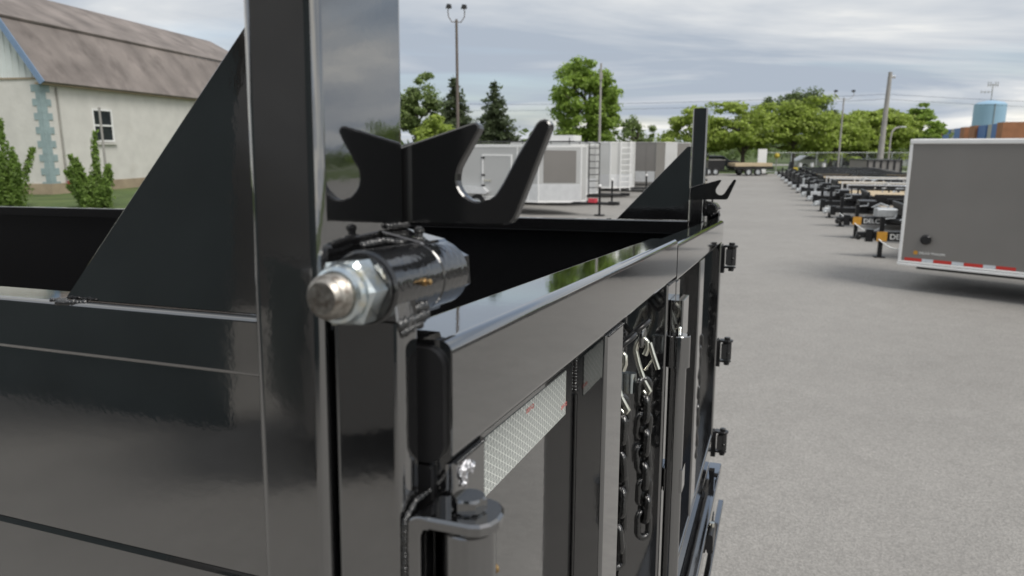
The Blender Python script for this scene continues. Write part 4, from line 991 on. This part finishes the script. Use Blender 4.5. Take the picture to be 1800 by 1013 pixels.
def spruce(loc, h, wid, label, seed, material=LEAF_SPRUCE):
    rng = np.random.default_rng(seed); t = empty('spruce_tree', loc); tag(t, label, 'tree')
    P = []; Nn = []; b = MB(); b.tube([(0, 0, -.05), (0, 0, h*.5), (0, 0, h*.99)], .2, 8, radii=[.24, .14, .015])
    nl = int(h*3.6)
    for i in range(nl):
        f = i/nl; z = h*(.06+.92*f); rad = wid*.5*(1-f)**.85*rng.uniform(.82, 1.12)+.06
        for k in range(max(5, int(13*(1-f)+4))):
            an = rng.uniform(0, 2*np.pi); L_ = rad*rng.uniform(.72, 1.12); dirv = np.array([np.cos(an), np.sin(an), 0])
            tt = np.linspace(.12, 1, max(4, int(L_*9))); 
            pts = dirv[None]*tt[:, None]*L_; pts[:, 2] = z-.42*L_*tt**1.4+.16*L_*tt**3
            pts = np.repeat(pts, 3, 0); pts += rng.normal(size=pts.shape)*np.array([.10, .10, .055])*(.6+.5*L_)
            P.append(pts); Nn.append(unit(np.array([0, 0, 1.])+rng.normal(size=pts.shape)*.55))
            if k < 3 and f < .9: b.tube([(0, 0, z), (dirv[0]*L_*.6, dirv[1]*L_*.6, z-.25*L_)], .02, 4, radii=[.03, .01])
    leaves('crown', np.concatenate(P), np.concatenate(Nn), .20, material, t, rng, 2.0); b.build('trunk', BARK, t)
    return t
def juniper(loc, h, wid, label, seed):
    rng = np.random.default_rng(seed); t = empty('juniper_shrub', loc); tag(t, label, 'shrub', 'spiky green shrubs before the barn')
    P = []; Nn = []; b = MB()
    spikes = [(0, 0, h, .0)]
    for k in range(17):
        an = rng.uniform(0, 2*np.pi); r = wid*.5*rng.uniform(.15, 1.0); spikes.append((r*np.cos(an), r*np.sin(an), h*rng.uniform(.30, .72)*(1.1-.45*r/wid), r))
    for x, y, z, r in spikes:
        n = int(700*rng.uniform(.6, 1.4)); f = rng.uniform(0, 1, n)**.9; an = rng.uniform(0, 2*np.pi, n)
        lump = 1+.45*np.sin(f*rng.uniform(9, 17)+rng.uniform(0, 6))*np.cos(an+rng.uniform(0, 6))
        wdt = (.30*(1-f)**.9+.03)*wid*.40*np.sqrt(rng.uniform(0.05, 1, n))*lump
        tw = f**1.3; bend = rng.normal(size=2)*.10
        p = np.stack([x*(.45+.65*tw)+bend[0]*f**2+wdt*np.cos(an), y*(.45+.65*tw)+bend[1]*f**2+wdt*np.sin(an), z*f], 1)+rng.normal(size=(n, 3))*.035; P.append(p)
        Nn.append(unit(np.stack([np.cos(an), np.sin(an), np.full(n, .5)], 1)+rng.normal(size=(n, 3))*.6))
        b.tube([(0, 0, 0), (x*.6, y*.6, z*.5), (x, y, z*.9)], .02, 5, radii=[.04, .025, .006])
    leaves('crown', np.concatenate(P), np.concatenate(Nn), .075, LEAF_JUN, t, rng, 2.0); b.build('trunk', BARK, t)
juniper((-20.9, 29.6, 0), 3.55, 2.6, 'spiky green shrub at the left edge with a tall single point', 21)
juniper((-17.1, 29.4, 0), 3.05, 2.2, 'spiky green shrub below the barn window', 22)

broadleaf('broadleaf_tree', (-8.9, 68, 0), 9.0, 5.8, 'loose green tree just right of the tall near post', LEAF_PALE, 31, leaf=.30, clumps=80, per=60)
broadleaf('broadleaf_tree', (-6.1, 56, 0), 4.4, 4.2, 'low bright green tree beneath the loose tree by the near post', LEAF_LIGHT, 32, base=.05, leaf=.26)
spruce((-5.0, 63, 0), 8.5, 7.0, 'dark spruce behind the brown light pole', 33)
spruce((-1.55, 66, 0), 8.4, 7.2, 'dark cone shaped spruce right of the light pole', 34)
broadleaf('broadleaf_tree', (7.5, 72, 0), 11.3, 7.2, 'tall dense green tree above the white trailers, tallest in the middle', LEAF_MID, 35, base=.12, clumps=170, per=75, leaf=.30, trunk=.3)
broadleaf('broadleaf_tree', (13.6, 78, 0), 6.0, 4.6, 'small pale tree right of the tall dense green tree', LEAF_PALE, 36, leaf=.26, clumps=40, per=45)
for k, (x, y, h, w_) in enumerate(((18.2, 72, 5.9, 7.6), (22.6, 70.5, 7.0, 8.0), (27.6, 71, 7.2, 8.6), (32.2, 73, 5.6, 6.6), (35.6, 74, 6.2, 7.0), (39.4, 75.5, 6.5, 7.0), (43.4, 77, 6.9, 5.0))):
    lb = ('light green locust tree left of the far post', 'light green locust tree just right of the far post', 'light green locust tree in front of the large dark tree', 'light green locust tree left of the double headed light pole',
          'light green locust tree behind the double headed light pole', 'light green locust tree behind the utility pole', 'light green locust tree nearest the brick building')[k]
    broadleaf('locust_tree', (x, y, 0), h, w_, lb, LEAF_LIGHT if k != 6 else LEAF_MID, 41+k, base=.20, flat=.55, clumps=95, per=60, leaf=.30, group='light green locust trees along the far edge')
broadleaf('broadleaf_tree', (40.5, 104, 0), 11.2, 10.5, 'large dark airy tree rising behind the light green locusts', LEAF_DARK, 55, base=.2, clumps=70, per=80, leaf=.36, trunk=.35)
# distant tree line that closes the horizon
rng = np.random.default_rng(77); P = []
for k in range(420):
    x = -170+k*.98; y = 150+25*math.sin(k*.7)
    hh = 3.2+1.8*rng.random()+1.2*math.sin(k*.11)
    q = rng.normal(size=(26, 3))*np.array([1.6, 1.6, hh*.26]); q[:, 2] = np.abs(q[:, 2]+hh*.45); P.append(q+np.array([x, y, 0]))
P = np.concatenate(P)
tl = leaves('distant_wood', P, unit(rng.normal(size=P.shape)+np.array([0, -.3, .6])), .85, LEAF_DARK, None, rng); tag(tl, 'hazy line of distant woods closing the horizon', 'woods', kind='stuff')
# unseen trees added right of the frame, standing in for those mirrored in the post
for k, (x, y, h, w_, lb) in enumerate(((52, 62, 7.0, 8, 'added green tree beyond the right edge, first past the brick building'), (60, 50, 6.0, 8, 'added green tree beyond the right edge, second past the brick building'), (66, 36, 7.4, 9, 'added green tree beyond the right edge, third past the brick building'))):
    broadleaf('broadleaf_tree', (x, y, 0), h, w_, lb, LEAF_MID, 70+k, base=.15, clumps=60, per=50, leaf=.4)
# unseen sheds and dump body, added so the paint mirrors dark shapes
ADDED_DARK = mat('added_shed_dark', (0.085, 0.105, 0.105), .6, noise=(1, .15)); ADDED_GREY = mat('added_shed_grey', (0.24, 0.23, 0.22), .6, noise=(.6, .1))  # tones of the added sheds, chosen for how they mirror
def shed(pts, h, m, label):
    t = empty('added_shed', (pts[0][0], pts[0][1], 0)); tag(t, label, 'shed')
    q = [(x-pts[0][0], y-pts[0][1]) for x, y in pts]
    MB().prism(q, 0, h, 2).build('wall', m, t)
    c = (sum(x for x, y in q)/len(q), sum(y for x, y in q)/len(q))
    MB().prism([(c[0]+(x-c[0])*1.04, c[1]+(y-c[1])*1.04) for x, y in q], h+.002, h+.18, 2).build('roof', BROOF, t)
shed([(-7.3, -3.2), (-17.5, 1.0), (-26, -3.0), (-18, -8.4)], 4.4, ADDED_DARK, 'added unseen dark shed behind the photographer on the left')
shed([(-18.5, -8.8), (-11.5, -16.5), (-22, -26), (-29, -15)], 10, ADDED_GREY, 'added unseen grey clad shed farther behind the photographer')
shed([(-8.6, -11.6), (4.0, -13.5), (4.0, -20), (-9.0, -18)], 7.0, ADDED_DARK, 'added unseen dark tall shed straight behind the photographer')
t = empty('added_dump_box', (-5.0, -3.5, 0), math.atan2(-.93, .36)); tag(t, 'added unseen low black dump body behind the photographer', 'dump body')  # low body added out of view, to reflect dark in the lower post
MB().box((-.6, -2.0, .5), (3.6, 0, 1.95)).build('box', BLACK, t)
MB().rtube((-.65, -2.05, 1.952), (3.65, .05, 2.03), 0, .02).build('rim', BLACK, t)
for q in (.9, 1.8):
    for y in (-2.0, 0.0): wheel(t, Matrix.Translation((q, y, .36)), .36, .22)
